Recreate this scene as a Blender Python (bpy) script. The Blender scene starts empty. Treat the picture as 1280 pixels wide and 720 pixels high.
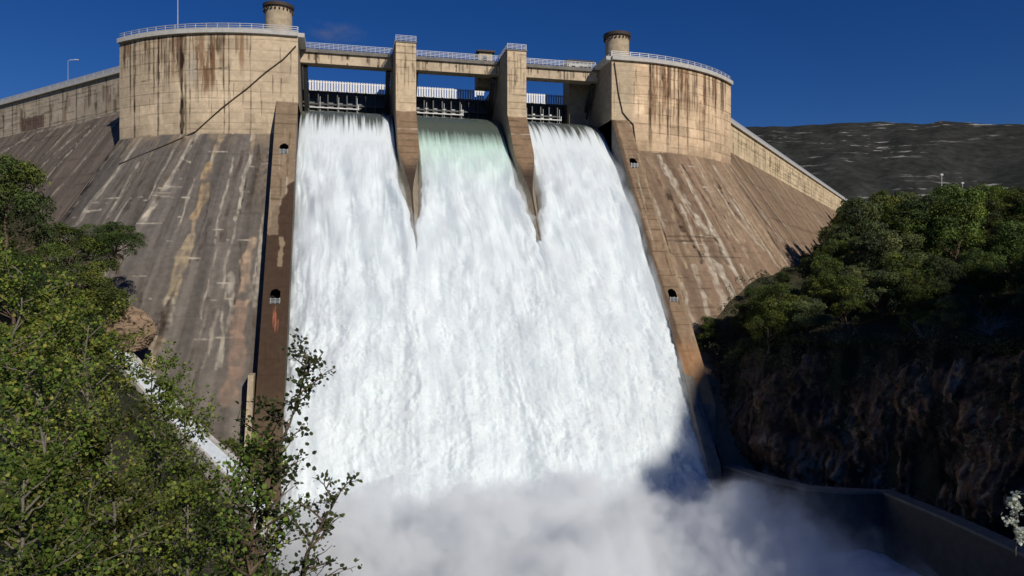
import bpy, bmesh, math, random
import numpy as np
from mathutils import Vector, Matrix

SC = bpy.context.scene
COL = SC.collection
R_ = math.radians
rng = np.random.default_rng(7)
random.seed(7)

# ------------------------------------------------------------------ numbers of the place (metres)
# x = along the dam (0 = middle of the spillway), y = upstream, z = height above the viewer's eye
K = 0.68                 # slope of the downstream face, horizontal per vertical
ARC = 33.7               # plan radius of the rounded abutment blocks
ACX = 27.0               # where the rounding starts
TH = R_(43)
ZTOP = 36.3              # top of concrete
ZBLK = 22.0              # foot of the abutment blocks
ZBEND = 26.8             # top of the training walls
ZWING = 30.0
SUN_AZ = Vector((0.303, -0.84, 0)).normalized()
SUN_EL = R_(29)

# ------------------------------------------------------------------ noise
def _hash(ix, iy, iz, seed):
    h = (ix.astype(np.int64) * 374761393 + iy.astype(np.int64) * 668265263 + iz.astype(np.int64) * 2147483647 + seed * 1274126177) & 0xFFFFFFFF
    h = ((h ^ (h >> 13)) * 1274126177) & 0xFFFFFFFF
    h = ((h ^ (h >> 16)) * 2246822519) & 0xFFFFFFFF
    return ((h ^ (h >> 15)) & 0xFFFF) / 65535.0

def vn(x, y, seed=0):
    x = np.asarray(x, float); y = np.asarray(y, float)
    x, y = np.broadcast_arrays(x, y)
    ix = np.floor(x); iy = np.floor(y); fx = x - ix; fy = y - iy
    fx = fx * fx * fx * (fx * (fx * 6 - 15) + 10); fy = fy * fy * fy * (fy * (fy * 6 - 15) + 10)
    ix = ix.astype(np.int64); iy = iy.astype(np.int64); z = np.zeros_like(ix)
    a = _hash(ix, iy, z, seed); b = _hash(ix + 1, iy, z, seed)
    c = _hash(ix, iy + 1, z, seed); d = _hash(ix + 1, iy + 1, z, seed)
    return (a * (1 - fx) + b * fx) * (1 - fy) + (c * (1 - fx) + d * fx) * fy

def fbm(x, y, seed=0, octv=4, gain=.5):
    s = 0; t = 0; amp = 1
    x = np.asarray(x, float); y = np.asarray(y, float)
    for i in range(octv):
        s = s + amp * vn(x * 2 ** i + 17.3 * i, y * 2 ** i - 9.1 * i, seed + i * 31); t += amp; amp *= gain
    return s / t

def vn3(p, seed=0):
    i = np.floor(p); f = p - i; f = f * f * (3 - 2 * f); i = i.astype(np.int64)
    out = 0
    for dx in (0, 1):
        for dy in (0, 1):
            for dz in (0, 1):
                w = (f[:, 0] if dx else 1 - f[:, 0]) * (f[:, 1] if dy else 1 - f[:, 1]) * (f[:, 2] if dz else 1 - f[:, 2])
                out = out + w * _hash(i[:, 0] + dx, i[:, 1] + dy, i[:, 2] + dz, seed)
    return out

def fbm3(p, seed=0, octv=4):
    s = 0; t = 0; a = 1.
    for k in range(octv):
        s = s + a * vn3(p * 2 ** k + 5.7 * k, seed + k); t += a; a *= .5
    return s / t

def sm(e0, e1, x):
    t = np.clip((x - e0) / (e1 - e0), 0, 1)
    return t * t * (3 - 2 * t)

# ------------------------------------------------------------------ materials
def nt(name):
    m = bpy.data.materials.new(name); m.use_nodes = True
    n = m.node_tree; b = n.nodes['Principled BSDF']
    return m, n, b

def N(n, t, **kw):
    o = n.nodes.new(t)
    for k, v in kw.items():
        if k in o.inputs: o.inputs[k].default_value = v
        else: setattr(o, k, v)
    return o

def concrete(name, col=None, rough=.92, var=.25, scale=1.2, bump=.25, bdist=.05):
    """painted (vertex attribute) or plain concrete with fine grain"""
    m, n, b = nt(name)
    tc = N(n, 'ShaderNodeTexCoord')
    if col is None:
        a = N(n, 'ShaderNodeAttribute', attribute_name='Col'); src = a.outputs['Color']
    else:
        r = N(n, 'ShaderNodeRGB'); r.outputs[0].default_value = (*col, 1); src = r.outputs[0]
    n1 = N(n, 'ShaderNodeTexNoise', Scale=scale, Detail=8., Roughness=.65)
    n.links.new(tc.outputs['Object'], n1.inputs['Vector'])
    mr = N(n, 'ShaderNodeMapRange'); mr.inputs[1].default_value = .3; mr.inputs[2].default_value = .7
    mr.inputs[3].default_value = 1 - var; mr.inputs[4].default_value = 1 + var
    n.links.new(n1.outputs['Fac'], mr.inputs[0])
    mx = N(n, 'ShaderNodeMix', data_type='RGBA', blend_type='MULTIPLY'); mx.inputs[0].default_value = 1
    n.links.new(src, mx.inputs[6]); n.links.new(mr.outputs[0], mx.inputs[7])
    n.links.new(mx.outputs[2], b.inputs['Base Color'])
    b.inputs['Roughness'].default_value = rough
    b.inputs['Specular IOR Level'].default_value = .2
    n2 = N(n, 'ShaderNodeTexNoise', Scale=scale * 3.5, Detail=6.)
    n.links.new(tc.outputs['Object'], n2.inputs['Vector'])
    bp = N(n, 'ShaderNodeBump', Strength=bump, Distance=bdist)
    n.links.new(n2.outputs['Fac'], bp.inputs['Height']); n.links.new(bp.outputs[0], b.inputs['Normal'])
    return m

def plain(name, col, rough=.6, metal=0., var=.15, scale=3.):
    m = concrete(name, col, rough, var, scale, .1, .01)
    m.node_tree.nodes['Principled BSDF'].inputs['Metallic'].default_value = metal
    m.node_tree.nodes['Principled BSDF'].inputs['Specular IOR Level'].default_value = .4
    return m

def leafmat(name, trans=.3):
    m, n, b = nt(name)
    a = N(n, 'ShaderNodeAttribute', attribute_name='Col')
    oi = N(n, 'ShaderNodeObjectInfo')
    hs = N(n, 'ShaderNodeHueSaturation')
    mr = N(n, 'ShaderNodeMapRange'); mr.inputs[3].default_value = .6; mr.inputs[4].default_value = 1.6
    n.links.new(oi.outputs['Random'], mr.inputs[0]); n.links.new(mr.outputs[0], hs.inputs['Value'])
    m1 = N(n, 'ShaderNodeMath', operation='MULTIPLY'); m1.inputs[1].default_value = 17.3; n.links.new(oi.outputs['Random'], m1.inputs[0])
    m2 = N(n, 'ShaderNodeMath', operation='FRACT'); n.links.new(m1.outputs[0], m2.inputs[0])
    m3 = N(n, 'ShaderNodeMapRange'); m3.inputs[3].default_value = .475; m3.inputs[4].default_value = .515; n.links.new(m2.outputs[0], m3.inputs[0]); n.links.new(m3.outputs[0], hs.inputs['Hue'])
    n.links.new(a.outputs['Color'], hs.inputs['Color'])
    n.links.new(hs.outputs[0], b.inputs['Base Color'])
    b.inputs['Roughness'].default_value = .65; b.inputs['Specular IOR Level'].default_value = .25
    tr = N(n, 'ShaderNodeBsdfTranslucent'); n.links.new(hs.outputs[0], tr.inputs['Color'])
    mx = N(n, 'ShaderNodeMixShader'); mx.inputs[0].default_value = trans
    out = n.nodes['Material Output']
    n.links.new(b.outputs[0], mx.inputs[1]); n.links.new(tr.outputs[0], mx.inputs[2]); n.links.new(mx.outputs[0], out.inputs['Surface'])
    return m

M = dict(
    paint=concrete('weathered_concrete', None, var=.16, scale=1.5),
    beige=concrete('beige_concrete', (.45, .36, .245)),
    shadebeige=concrete('shaded_beige_concrete', (.33, .275, .2)),  # beige with shade put into the colour, for flanks and backs
    pale=concrete('pale_coping', (.52, .50, .46), var=.15),
    road=concrete('asphalt', (.06, .06, .06)),
    darkcon=concrete('wet_dark_concrete', (.09, .08, .07), rough=.6),
    basin=concrete('basin_concrete', (.19, .175, .155), rough=.8),
    white=plain('white_paint', (.8, .8, .78), .5),
    rail=plain('galvanised_rail', (.5, .51, .52), .5, .2),
    steel=plain('dark_steel', (.07, .073, .075), .5, .4),
    gate=plain('wet_gate_steel', (.12, .125, .12), .35, .3),
    cap=plain('dark_cap', (.06, .045, .035), .7),
    black=plain('dark_void', (.012, .012, .012), .9),
    cable=plain('dark_cable', (.05, .035, .025), .8),
    rust=concrete('rusty_patch', (.16, .085, .05)),
    bark=concrete('bark', (.13, .095, .065), var=.35, scale=4),
    palebark=concrete('pale_bark', (.17, .15, .12), var=.3, scale=6),
    bare=concrete('bare_twigs', (.33, .29, .24), var=.2, scale=6),
    rock=concrete('rock_painted', None, var=.35, scale=.7, bump=.9, bdist=.35),
    leaf=leafmat('broad_leaf', .42),
    needle=leafmat('pine_needles', .12),
)

# ------------------------------------------------------------------ mesh helpers
def link(name, me, mat=None, parent=None):
    o = bpy.data.objects.new(name, me); COL.objects.link(o)
    if mat is not None and me is not None: me.materials.append(mat)
    if parent is not None: o.parent = parent
    return o

def arrmesh(name, V, F, mat=None, parent=None, col=None, smooth=False):
    """V (n,3); F list of quads/tris as an int array (m,k) or list of lists"""
    me = bpy.data.meshes.new(name)
    V = np.asarray(V, np.float32)
    if isinstance(F, np.ndarray):
        m, k = F.shape
        me.vertices.add(len(V)); me.vertices.foreach_set('co', V.ravel())
        me.loops.add(m * k); me.loops.foreach_set('vertex_index', F.astype(np.int32).ravel())
        me.polygons.add(m); me.polygons.foreach_set('loop_start', np.arange(0, m * k, k, dtype=np.int32))
        me.update(calc_edges=True)
    else:
        me.from_pydata([tuple(map(float, v)) for v in V], [], F); me.update()
    if smooth: me.polygons.foreach_set('use_smooth', np.ones(len(me.polygons), bool))
    if col is not None:
        a = me.color_attributes.new('Col', 'FLOAT_COLOR', 'POINT')
        c = np.ones((len(V), 4), np.float32); c[:, :3] = col
        a.data.foreach_set('color', c.ravel())
    me.validate()
    return link(name, me, mat, parent)

def grid(name, P, C, mat, parent, keep=None, smooth=True):
    nu, nv = P.shape[:2]
    i = np.arange(nu * nv).reshape(nu, nv)
    F = np.stack([i[:-1, :-1], i[1:, :-1], i[1:, 1:], i[:-1, 1:]], -1)
    if keep is not None: F = F[keep]
    return arrmesh(name, P.reshape(-1, 3), F.reshape(-1, 4), mat, parent, None if C is None else np.clip(C, 0.003, .95).reshape(-1, 3), smooth)

class MB:
    def __init__(s): s.v = []; s.f = []
    def add(s, vs, fs):
        b = len(s.v); s.v += [tuple(map(float, v)) for v in vs]; s.f += [[b + i for i in f] for f in fs]; return s
    def box(s, x0, x1, y0, y1, z0, z1):
        return s.add([(x0, y0, z0), (x1, y0, z0), (x1, y1, z0), (x0, y1, z0), (x0, y0, z1), (x1, y0, z1), (x1, y1, z1), (x0, y1, z1)],
                     [(3, 2, 1, 0), (4, 5, 6, 7), (0, 1, 5, 4), (1, 2, 6, 5), (2, 3, 7, 6), (3, 0, 4, 7)])
    def bar(s, a, b, w, h=None):
        a = Vector(a); b = Vector(b); d = (b - a).normalized(); h = h or w
        sd = d.cross(Vector((0, 0, 1)))
        sd = sd.normalized() if sd.length > 1e-3 else Vector((1, 0, 0))
        up = sd.cross(d)
        vs = []
        for p in (a, b):
            for i, j in ((-1, -1), (1, -1), (1, 1), (-1, 1)): vs.append(p + sd * i * w / 2 + up * j * h / 2)
        return s.add(vs, [(0, 3, 2, 1), (4, 5, 6, 7), (0, 1, 5, 4), (1, 2, 6, 5), (2, 3, 7, 6), (3, 0, 4, 7)])
    def tube(s, pts, rad, n=8):
        pts = [Vector(p) for p in pts]
        rad = rad if hasattr(rad, '__len__') else [rad] * len(pts)
        rings = []
        for i, p in enumerate(pts):
            d = (pts[min(i + 1, len(pts) - 1)] - pts[max(i - 1, 0)]).normalized()
            u = d.orthogonal().normalized() if abs(d.z) < .99 else Vector((1, 0, 0))
            u = d.cross(Vector((.3, .9, .1))).normalized(); w = d.cross(u)
            rings.append([p + (u * math.cos(2 * math.pi * k / n) + w * math.sin(2 * math.pi * k / n)) * rad[i] for k in range(n)])
        vs = [v for r in rings for v in r]; fs = []
        for i in range(len(pts) - 1):
            for k in range(n):
                fs.append((i * n + k, i * n + (k + 1) % n, (i + 1) * n + (k + 1) % n, (i + 1) * n + k))
        fs.append(tuple(range(n))[::-1]); fs.append(tuple(range((len(pts) - 1) * n, len(pts) * n)))
        return s.add(vs, fs)
    def prism(s, poly, z0, z1):
        n = len(poly)
        return s.add([(*p, z0) for p in poly] + [(*p, z1) for p in poly],
                     [tuple(range(n))[::-1], tuple(range(n, 2 * n))] + [(i, (i + 1) % n, n + (i + 1) % n, n + i) for i in range(n)])
    def lathe(s, c, prof, n=32):
        vs = []; fs = []
        for r, z in prof:
            for k in range(n): vs.append((c[0] + r * math.cos(2 * math.pi * k / n), c[1] + r * math.sin(2 * math.pi * k / n), z))
        for i in range(len(prof) - 1):
            for k in range(n): fs.append((i * n + k, i * n + (k + 1) % n, (i + 1) * n + (k + 1) % n, (i + 1) * n + k))
        fs.append(tuple(range((len(prof) - 1) * n, len(prof) * n)))
        return s.add(vs, fs)
    def sweep(s, path, o0, o1, z0, z1, sgn=1):
        """rectangular section swept along a plan path; o0..o1 = offsets to the right-hand (outer) side"""
        path = [Vector((p[0], p[1])) for p in path]; n = len(path); vs = []
        for i, p in enumerate(path):
            d = (path[min(i + 1, n - 1)] - path[max(i - 1, 0)]).normalized(); nn = Vector((d.y, -d.x)) * sgn
            for o, z in ((o0, z0), (o1, z0), (o1, z1), (o0, z1)): vs.append((*(p + nn * o), z))
        fs = [(3, 2, 1, 0), tuple(range(4 * n - 4, 4 * n))]
        for i in range(n - 1):
            for k in range(4): fs.append((4 * i + k, 4 * i + (k + 1) % 4, 4 * i + 4 + (k + 1) % 4, 4 * i + 4 + k))
        return s.add(vs, fs)
    def mirror(s): s.v = [(-x, y, z) for x, y, z in s.v]; s.f = [f[::-1] for f in s.f]; return s
    def build(s, name, mat, parent=None, smooth=False):
        o = arrmesh(name, np.array(s.v), [list(f) for f in s.f], mat, parent)
        if smooth: o.data.polygons.foreach_set('use_smooth', np.ones(len(o.data.polygons), bool))
        return o

def tag(o, label=None, cat=None, group=None, kind=None):
    for k, v in (('label', label), ('category', cat), ('group', group), ('kind', kind)):
        if v: o[k] = v
    return o

def empty(name, loc=(0, 0, 0)):
    o = bpy.data.objects.new(name, None); COL.objects.link(o); o.location = loc; o.empty_display_size = .5
    return o

def railing(mb, path, z, h=1.05, step=2.0, w=.07, off=0., rails=(1., .66, .33), sgn=1):
    pts = [Vector((p[0], p[1], z)) for p in path]
    acc = 0.; last = None
    for a, b in zip(pts[:-1], pts[1:]):
        L = (b - a).length; t = (-acc) % step
        for r in rails: mb.bar(a + Vector((0, 0, h * r)), b + Vector((0, 0, h * r)), w)
        while t < L:
            p = a.lerp(b, t / L); mb.box(p.x - w / 2, p.x + w / 2, p.y - w / 2, p.y + w / 2, z, z + h); t += step
        acc = (acc + L)
    return mb

# ------------------------------------------------------------------ surface painting in (along, height) metres
class Paint:
    def __init__(s, A, Z, col, seed):
        s.A = A; s.Z = Z; s.C = np.ones(A.shape + (3,)) * np.array(col); s.seed = seed; s.k = 0
    def nxt(s): s.k += 1; return s.seed * 100 + s.k
    def mul(s, f): s.C *= f[..., None] if np.ndim(f) == 2 else f
    def mix(s, mask, col): s.C += (np.array(col) - s.C) * np.clip(mask, 0, 1)[..., None]
    def stroke(s, pts, w, col, alpha=.8, rough=.6, taper=False):
        d = np.full(s.A.shape, 1e9); tt = np.zeros(s.A.shape)
        sd = s.nxt()
        A = s.A + (fbm(s.A / 2, s.Z / 3, sd, 3) - .5) * rough * 1.6
        n = len(pts) - 1
        for i, ((a0, z0), (a1, z1)) in enumerate(zip(pts[:-1], pts[1:])):
            da, dz = a1 - a0, z1 - z0; l2 = da * da + dz * dz + 1e-9
            t = np.clip(((A - a0) * da + (s.Z - z0) * dz) / l2, 0, 1)
            q = np.hypot(A - a0 - t * da, s.Z - z0 - t * dz)
            m = q < d; d = np.where(m, q, d); tt = np.where(m, (i + t) / n, tt)
        ww = w * (.5 + fbm(s.A / 1.3, s.Z / 1.3, sd + 7, 3)) * (1 - .7 * tt if taper else 1)
        brick = .45 + .75 * vn(s.A / .8, np.floor(s.Z / .45) * 3.7, sd + 21)
        mask = brick * (1 - sm(ww * .3, ww * .5, d)) * alpha * (.3 + 1.1 * vn(s.A / .35, s.Z / .9, sd + 3)) * sm(.2, .4, fbm(s.A / 1.5, s.Z / 2.5, sd + 11, 3))
        s.mix(mask, col)
    def vstreak(s, a, z1, z0, w, col, alpha):
        sd = s.nxt()
        t = (z1 - s.Z) / max(z1 - z0, .1)
        ww = w * (.55 + .9 * vn(s.A * 0 + a * 3.1, s.Z / .9, sd))
        mask = (1 - sm(ww * .25, ww * .6, np.abs(s.A - a + (vn(s.A * 0, s.Z / 3, sd + 1) - .5) * .15)))
        mask = mask * ((t > 0) & (t < 1)) * (1 - sm(.55, 1., t)) * alpha * (.6 + .7 * vn(s.A / .25, s.Z / 1.1, sd + 2))
        s.mix(mask, col)
    def hline(s, z, w, col, alpha, a0=-99, a1=999, skew=0):
        sd = s.nxt()
        zz = z + (vn(s.A / 6, s.A * 0, sd) - .5) * .12 + skew * s.A
        mask = (1 - sm(w * .4, w * .75, np.abs(s.Z - zz))) * alpha * sm(.3, .6, fbm(s.A / 3, s.A * 0 + z, sd + 1, 3)) * ((s.A > a0) & (s.A < a1))
        s.mix(mask, col)
    def rect(s, a0, a1, z0, z1, col, alpha, rough=.12):
        sd = s.nxt()
        e = (fbm(s.A / .7, s.Z / .7, sd, 3) - .5) * rough * 4
        m = sm(-.06, .06, s.A - a0 + e) * sm(-.06, .06, a1 - s.A + e) * sm(-.06, .06, s.Z - z0 + e) * sm(-.06, .06, z1 - s.Z + e)
        s.mix(m * alpha, col)

def block_pt(a, d=0.):
    a = np.asarray(a, float); th = np.maximum(a, 0) / ARC
    return ACX + np.minimum(a, 0) + (ARC + d) * np.sin(th), np.where(a < 0, -d, ARC - (ARC + d) * np.cos(th))

AEND = ARC * TH
def wing_pt(w):
    x = (np.asarray(w, float) * math.sqrt(2) + 28.5) / 2
    return x, x - 28.5

# ================================================================== THE DAM
dam = tag(empty('dam', (0, 0, 0)), 'huge weathered beige concrete dam with three open spillway bays and rounded abutment blocks', 'dam')
DK = (.035, .022, .014); RU = (.20, .10, .05); PALE = (.52, .46, .36); TAN = (.38, .285, .18); PINK = (.31, .21, .15)

def make_block(s):
    sd = 3 if s < 0 else 5
    a = np.linspace(-3, AEND, 300); z = np.linspace(ZBLK - .6, ZTOP, 170)
    A, Z = np.meshgrid(a, z, indexing='ij')
    p = Paint(A, Z, (.63, .495, .335) if s < 0 else (.69, .505, .325), sd)
    p.mul(.80 + .40 * fbm(A / 7, Z / 5, sd)); p.mul(.87 + .26 * fbm(A / 1.2, Z / .9, sd + 50))
    rr = random.Random(sd)
    for _ in range(46):                                              # form panels of different pours
        a0 = rr.uniform(-3, AEND - 2); z0 = 22 + 1.5 * rr.randint(0, 9); f = rr.uniform(.78, 1.16)
        m = (A > a0) & (A < a0 + rr.choice([1.5, 2.5, 4])) & (Z > z0) & (Z < z0 + rr.choice([1.5, 1.5, 3]))
        p.C[m] *= f
    for k in range(10):
        p.hline(22 + 1.5 * k, .12, DK, .28 if s < 0 else .42)
    for k in range(28 if s > 0 else 14):
        p.hline(rr.uniform(22.5, 36), .09, DK, .4, *sorted((rr.uniform(-3, AEND), rr.uniform(-3, AEND))))
    for k in range(40):                                              # short joints
        z1 = rr.uniform(26, 36); p.vstreak(rr.uniform(-3, AEND), z1, z1 - rr.uniform(1.5, 5), .13, DK, .6)
    for k in range(44):                                              # water stains from the coping
        p.vstreak(rr.uniform(3, AEND), 36.2, 36.2 - rr.uniform(2, 9), rr.uniform(.2, .75), rr.choice([(.12, .085, .055), (.22, .11, .055), (.09, .06, .04), (.26, .14, .07)]), rr.uniform(.5, .95))
    if s < 0:
        for aa, z0, w, al in ((21.95, 22, .35, .8), (22.8, 27, .2, .7), (17.4, 22, .35, .85), (18.2, 29, .3, .7), (16.4, 30, .25, .7), (15.5, 29, .3, .7), (14.9, 33, .4, .7),
                              (13.5, 22, .65, .95), (12.9, 22, .4, .6), (12.3, 25, .25, .6), (7.24, 22, .2, .75), (6.56, 22, .2, .75), (3.55, 22, .18, .6), (9.4, 26, .15, .5)):
            p.vstreak(aa, 36.2, z0 - (36 - z0) * .5, w, DK, al)
        for k in range(16): p.vstreak(rr.uniform(8.2, 11.6), rr.uniform(31, 35), rr.uniform(26, 30), .35, RU, .65)
        for k in range(10): p.vstreak(rr.uniform(11.3, 13), rr.uniform(31, 34), rr.uniform(27, 30), .3, PALE, .6)
        p.stroke([(11.5, 31.2), (9, 31.2), (6.6, 31.3)], .25, DK, .8, .1); p.stroke([(22, 30), (18, 30.2), (14, 31)], .2, DK, .6, .3)
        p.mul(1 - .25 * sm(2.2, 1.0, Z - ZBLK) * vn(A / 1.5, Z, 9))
    else:
        for aa, z0, w, al in ((3.7, 24, .6, .85), (4.1, 28, .3, .6), (5.5, 26, .35, .6), (7.06, 24, .5, .8), (7.6, 25, .25, .6), (8.4, 29, .35, .6), (9.2, 23, .45, .85), (9.9, 30, .4, .7), (10.6, 30, .3, .6),
                              (11.3, 24, .4, .75), (12.4, 30, .3, .6), (13.5, 31, .35, .6), (15.35, 24, .35, .7), (19, 26, .3, .6), (22.5, 25, .35, .5)):
            p.vstreak(aa, 36.2, z0 - (36 - z0) * .4, w, (.075, .045, .026), al)
        for k in range(14): p.vstreak(rr.uniform(3, 18), rr.uniform(30, 35), rr.uniform(24, 28), .5, RU, .45)
        p.mix(.55 * sm(1.0, .2, A) * (Z > 26) * (.6 + .4 * vn(A / .8, Z / .8, 4)), (.40, .36, .26))
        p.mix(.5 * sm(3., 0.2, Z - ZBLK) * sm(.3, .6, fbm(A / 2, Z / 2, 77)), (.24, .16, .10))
    x, y = block_pt(A)
    off = (vn(A / 2.5, Z / 1.5, sd) - .5) * .05 - .04 * (np.abs((Z - 22) % 1.5 - .0) < .09)
    th = np.maximum(A, 0) / ARC
    P = np.stack([s * (x + off * np.sin(th)), y - off * np.cos(th), Z], -1)
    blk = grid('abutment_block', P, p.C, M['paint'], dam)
    # the rest of the block: inner flank, outer flank, back, roadway
    mb = MB()
    pth = [(float(px), float(py)) for px, py in zip(*block_pt(np.linspace(-3, AEND, 40)))]
    end = pth[-1]; e2 = (end[0] - 6.4, end[1] + 6.4)
    poly = [(q[0], q[1] + .02) for q in pth] + [e2, (36, 24), (24, 24)]
    n = len(poly)
    mb.add([(*q, ZTOP - .01) for q in poly], [tuple(range(n))])
    wall = [end, e2, (36, 24), (24, 24), (24, 0)]
    for q, r in zip(wall[:-1], wall[1:]):
        mb.add([(*q, 5), (*r, 5), (*r, ZTOP), (*q, ZTOP)], [(0, 1, 2, 3)])
    if s < 0: mb.mirror()
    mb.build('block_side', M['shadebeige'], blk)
    c = MB().sweep(pth, -1.2, .45, ZTOP - .02, ZTOP + .6)
    c.sweep([(24, 0), (24, 10)], -.3, .9, ZTOP - .01, ZTOP + .58, -1)
    c.sweep([end, e2], -.6, .3, ZTOP - .015, ZTOP + .59)
    if s < 0: c.mirror()
    c.build('coping', M['pale'], blk)
    r = MB(); railing(r, [(q[0], q[1] + .1) for q in pth], ZTOP + .6, .85, 1.6, .075)
    railing(r, [(24.1, 0.1), (24.1, 6)], ZTOP + .6, .85, 1.6, .075)
    if s < 0: r.mirror()
    r.build('railing', M['rail'], blk)
    return blk

def face_mod(p, s, nrm, sd, right):
    A, Z = p.A, p.Z
    st = fbm(A / 1.1, Z / 16, sd, 4); st2 = fbm(A / .35, Z / 9, sd + 9, 3)
    p.mul(.62 + .80 * st); p.mul(.82 + .36 * st2); p.mul(.8 + .4 * fbm(A / 6, Z / 6, sd + 20)); p.mul(.85 + .3 * fbm(A / .5, Z / .5, sd + 40, 3))
    rr = random.Random(sd)
    for k in range(2, 30, 3): p.hline(-24 + 1.55 * k * .95, .1, DK if k % 3 else PALE, .2)

def make_face(s):
    sd = 13 if s < 0 else 15
    right = s > 0
    a = np.linspace(0, AEND, 250); z = np.linspace(-30, ZBLK, 300)
    A, Z = np.meshgrid(a, z, indexing='ij')
    p = Paint(A, Z, (.235, .162, .108) if right else (.142, .124, .106), sd)
    face_mod(p, s, None, sd, right)
    rr = random.Random(sd)
    if right:
        p.mix(.5 * sm(2, 9, Z) * 0 + .45 * sm(16, 22, Z) * sm(.35, .6, fbm(A / 2, Z / 5, 5)), (.36, .25, .15))
        for st, w, c, al in (([(4.9, 21.3), (5.8, 15.3), (7.4, 8.8), (8.4, 3)], 1.0, PALE, .8), ([(5.2, 19), (6.3, 11.3), (6.55, .6), (6.6, -6)], .8, PALE, .75),
                             ([(3.2, 21), (3.6, 10), (3.6, -2)], .7, TAN, .6), ([(11.2, 21.8), (11.8, 14), (12.4, 6)], .9, TAN, .6), ([(13, 21.8), (13.8, 14), (15.5, 6)], .6, PALE, .6),
                             ([(21.5, 22), (19, 8), (18, 2)], 1.2, TAN, .75), ([(23.5, 22), (23, 8)], .9, PALE, .6), ([(16.5, 22), (17, 10)], .6, TAN, .5),
                             ([(8.8, 20), (9.6, 15), (11.5, 11)], .35, DK, .8), ([(1.0, 20), (1.3, 0)], .6, TAN, .6)):
            p.stroke(st, w, c, al, .9)
        for k in range(70):
            a0 = rr.uniform(0, AEND); z1 = rr.uniform(2, 22); p.stroke([(a0, z1), (a0 + rr.uniform(-.4, .6), z1 - rr.uniform(5, 16))], rr.uniform(.25, .8), rr.choice([DK, (.09, .05, .03), (.13, .07, .04), TAN, PALE, PALE]), .7, .6)
        for k in range(40): p.hline(rr.uniform(-10, 8), .1, DK, .55, rr.uniform(0, 4), rr.uniform(5, 14))
        for k in range(14):
            z0 = rr.uniform(-8, 20); a0 = rr.uniform(0, 20); p.stroke([(a0, z0), (a0 + rr.uniform(1, 3), z0 - .2)], .16, PALE, .9, .2)
    else:
        p.mix(.55 * sm(19.2, 22, Z) * sm(.3, .55, fbm(A / 2, Z / 2, 5)), (.33, .25, .16))
        for st, w, c, al in (([(11.0, 22), (12.1, 17), (12.7, 11.6), (13.4, 7), (14.5, 0)], .85, PALE, .85), ([(11.8, 18), (10.4, 17.4)], .3, PALE, .9), ([(13.3, 12.5), (11.5, 12.2), (9, 12.0)], .22, PALE, .9),
                             ([(7.5, 22), (7.9, 17.5)], .9, TAN, .8), ([(7.85, 19.5), (7.8, 17.3)], .5, PALE, .8), ([(7.95, 17), (7.6, 13), (7.45, 9.5)], 1.15, (.43, .30, .165), .97), ([(7.5, 9.5), (7.4, 7)], .5, TAN, .7),
                             ([(7.4, 6.6), (7.6, 2.5), (7.6, -1.5)], 1.25, (.42, .33, .21), .95), ([(7.6, -1.5), (7.6, -4.3)], 1.1, PALE, .6), ([(7.5, -6), (7.4, -9.5)], 1.0, (.44, .36, .24), .9),
                             ([(3.2, 22), (3.45, 12.4), (3.8, 9)], .6, PALE, .75), ([(3.0, 21.6), (3.0, 19)], .9, TAN, .85), ([(3.0, 15), (3.4, 9)], .25, DK, .7),
                             ([(1.7, 6), (1.85, 3), (1.9, -2)], 1.15, (.40, .29, .20), .92), ([(1.95, -2), (1.9, -6), (1.8, -12.6)], 1.25, PINK, .85), ([(1.4, 8), (1.5, 5.8)], .35, PALE, .8),
                             ([(20.4, 21.8), (20.7, 17), (21.8, 10.2), (22.4, 6)], .95, PALE, .75), ([(21.6, 21.8), (21.7, 19)], .8, TAN, .6), ([(24.6, 21), (24.7, 10), (24.9, 2)], .5, PALE, .6),
                             ([(16.6, 22), (16.7, 15)], .5, TAN, .4), ([(22, 10.4), (19.4, 10.6)], .3, PALE, .9), ([(9.6, 6), (8, 5.9)], .14, PALE, .9), ([(5, -6), (2, -5.8)], .2, PALE, .6), ([(4.5, -2), (4.6, -8)], .3, PALE, .35)):
            p.stroke(st, w, c, al, .55)
        for k in range(60):
            a0 = rr.uniform(0, AEND); z1 = rr.uniform(-4, 22); p.stroke([(a0, z1), (a0 + rr.uniform(-.3, .5), z1 - rr.uniform(5, 14))], rr.uniform(.2, .7), rr.choice([DK, (.07, .05, .04), (.09, .06, .04), (.09, .075, .06), PALE]), .6, .5)
        for k in range(34):
            z0 = rr.uniform(-8, 20); a0 = rr.uniform(0, 24); p.stroke([(a0, z0), (a0 + rr.uniform(.5, 3.), z0 - rr.uniform(-.15, .2))], .13, PALE, .8, .2)
        p.stroke([(24.9, 23), (24.8, 12), (24.9, 0), (24.9, -10)], 1.5, (.03, .024, .02), .95, .15); p.stroke([(23.6, 22), (23.7, 10), (23.9, 2)], .3, (.05, .04, .03), .7, .3)  # near-black edge stripe paints in the step's shadow, along with black biofilm
        for q in range(9): p.rect(7.1, 8.4, -5 + q * .35, -4.8 + q * .35, DK, .4)
        p.mix(.6 * sm(2.6, 1.2, A) * sm(3, 20, Z) * sm(.4, .6, vn(A / .3, Z / .35, 3)), (.26, .19, .13))
    d = K * (ZBLK - Z) + (vn(A / 1.5, Z / 2, sd) - .5) * .10 - .06 * sm(.12, .0, np.abs((A + .3) % 4.2 - 2.1)) + .25 * sm(.5, .1, np.abs(A - 12.6 - (22 - Z) * .06)) * (not right)
    x, y = block_pt(A, d)
    P = np.stack([s * x, y, Z], -1)
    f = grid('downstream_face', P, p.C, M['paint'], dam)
    # flank of the step where the face stands proud of the wing
    zz = np.linspace(-30, ZBLK + .01, 40); dd = K * (ZBLK - zz)
    x0, y0 = block_pt(np.full(40, AEND), dd)
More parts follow.
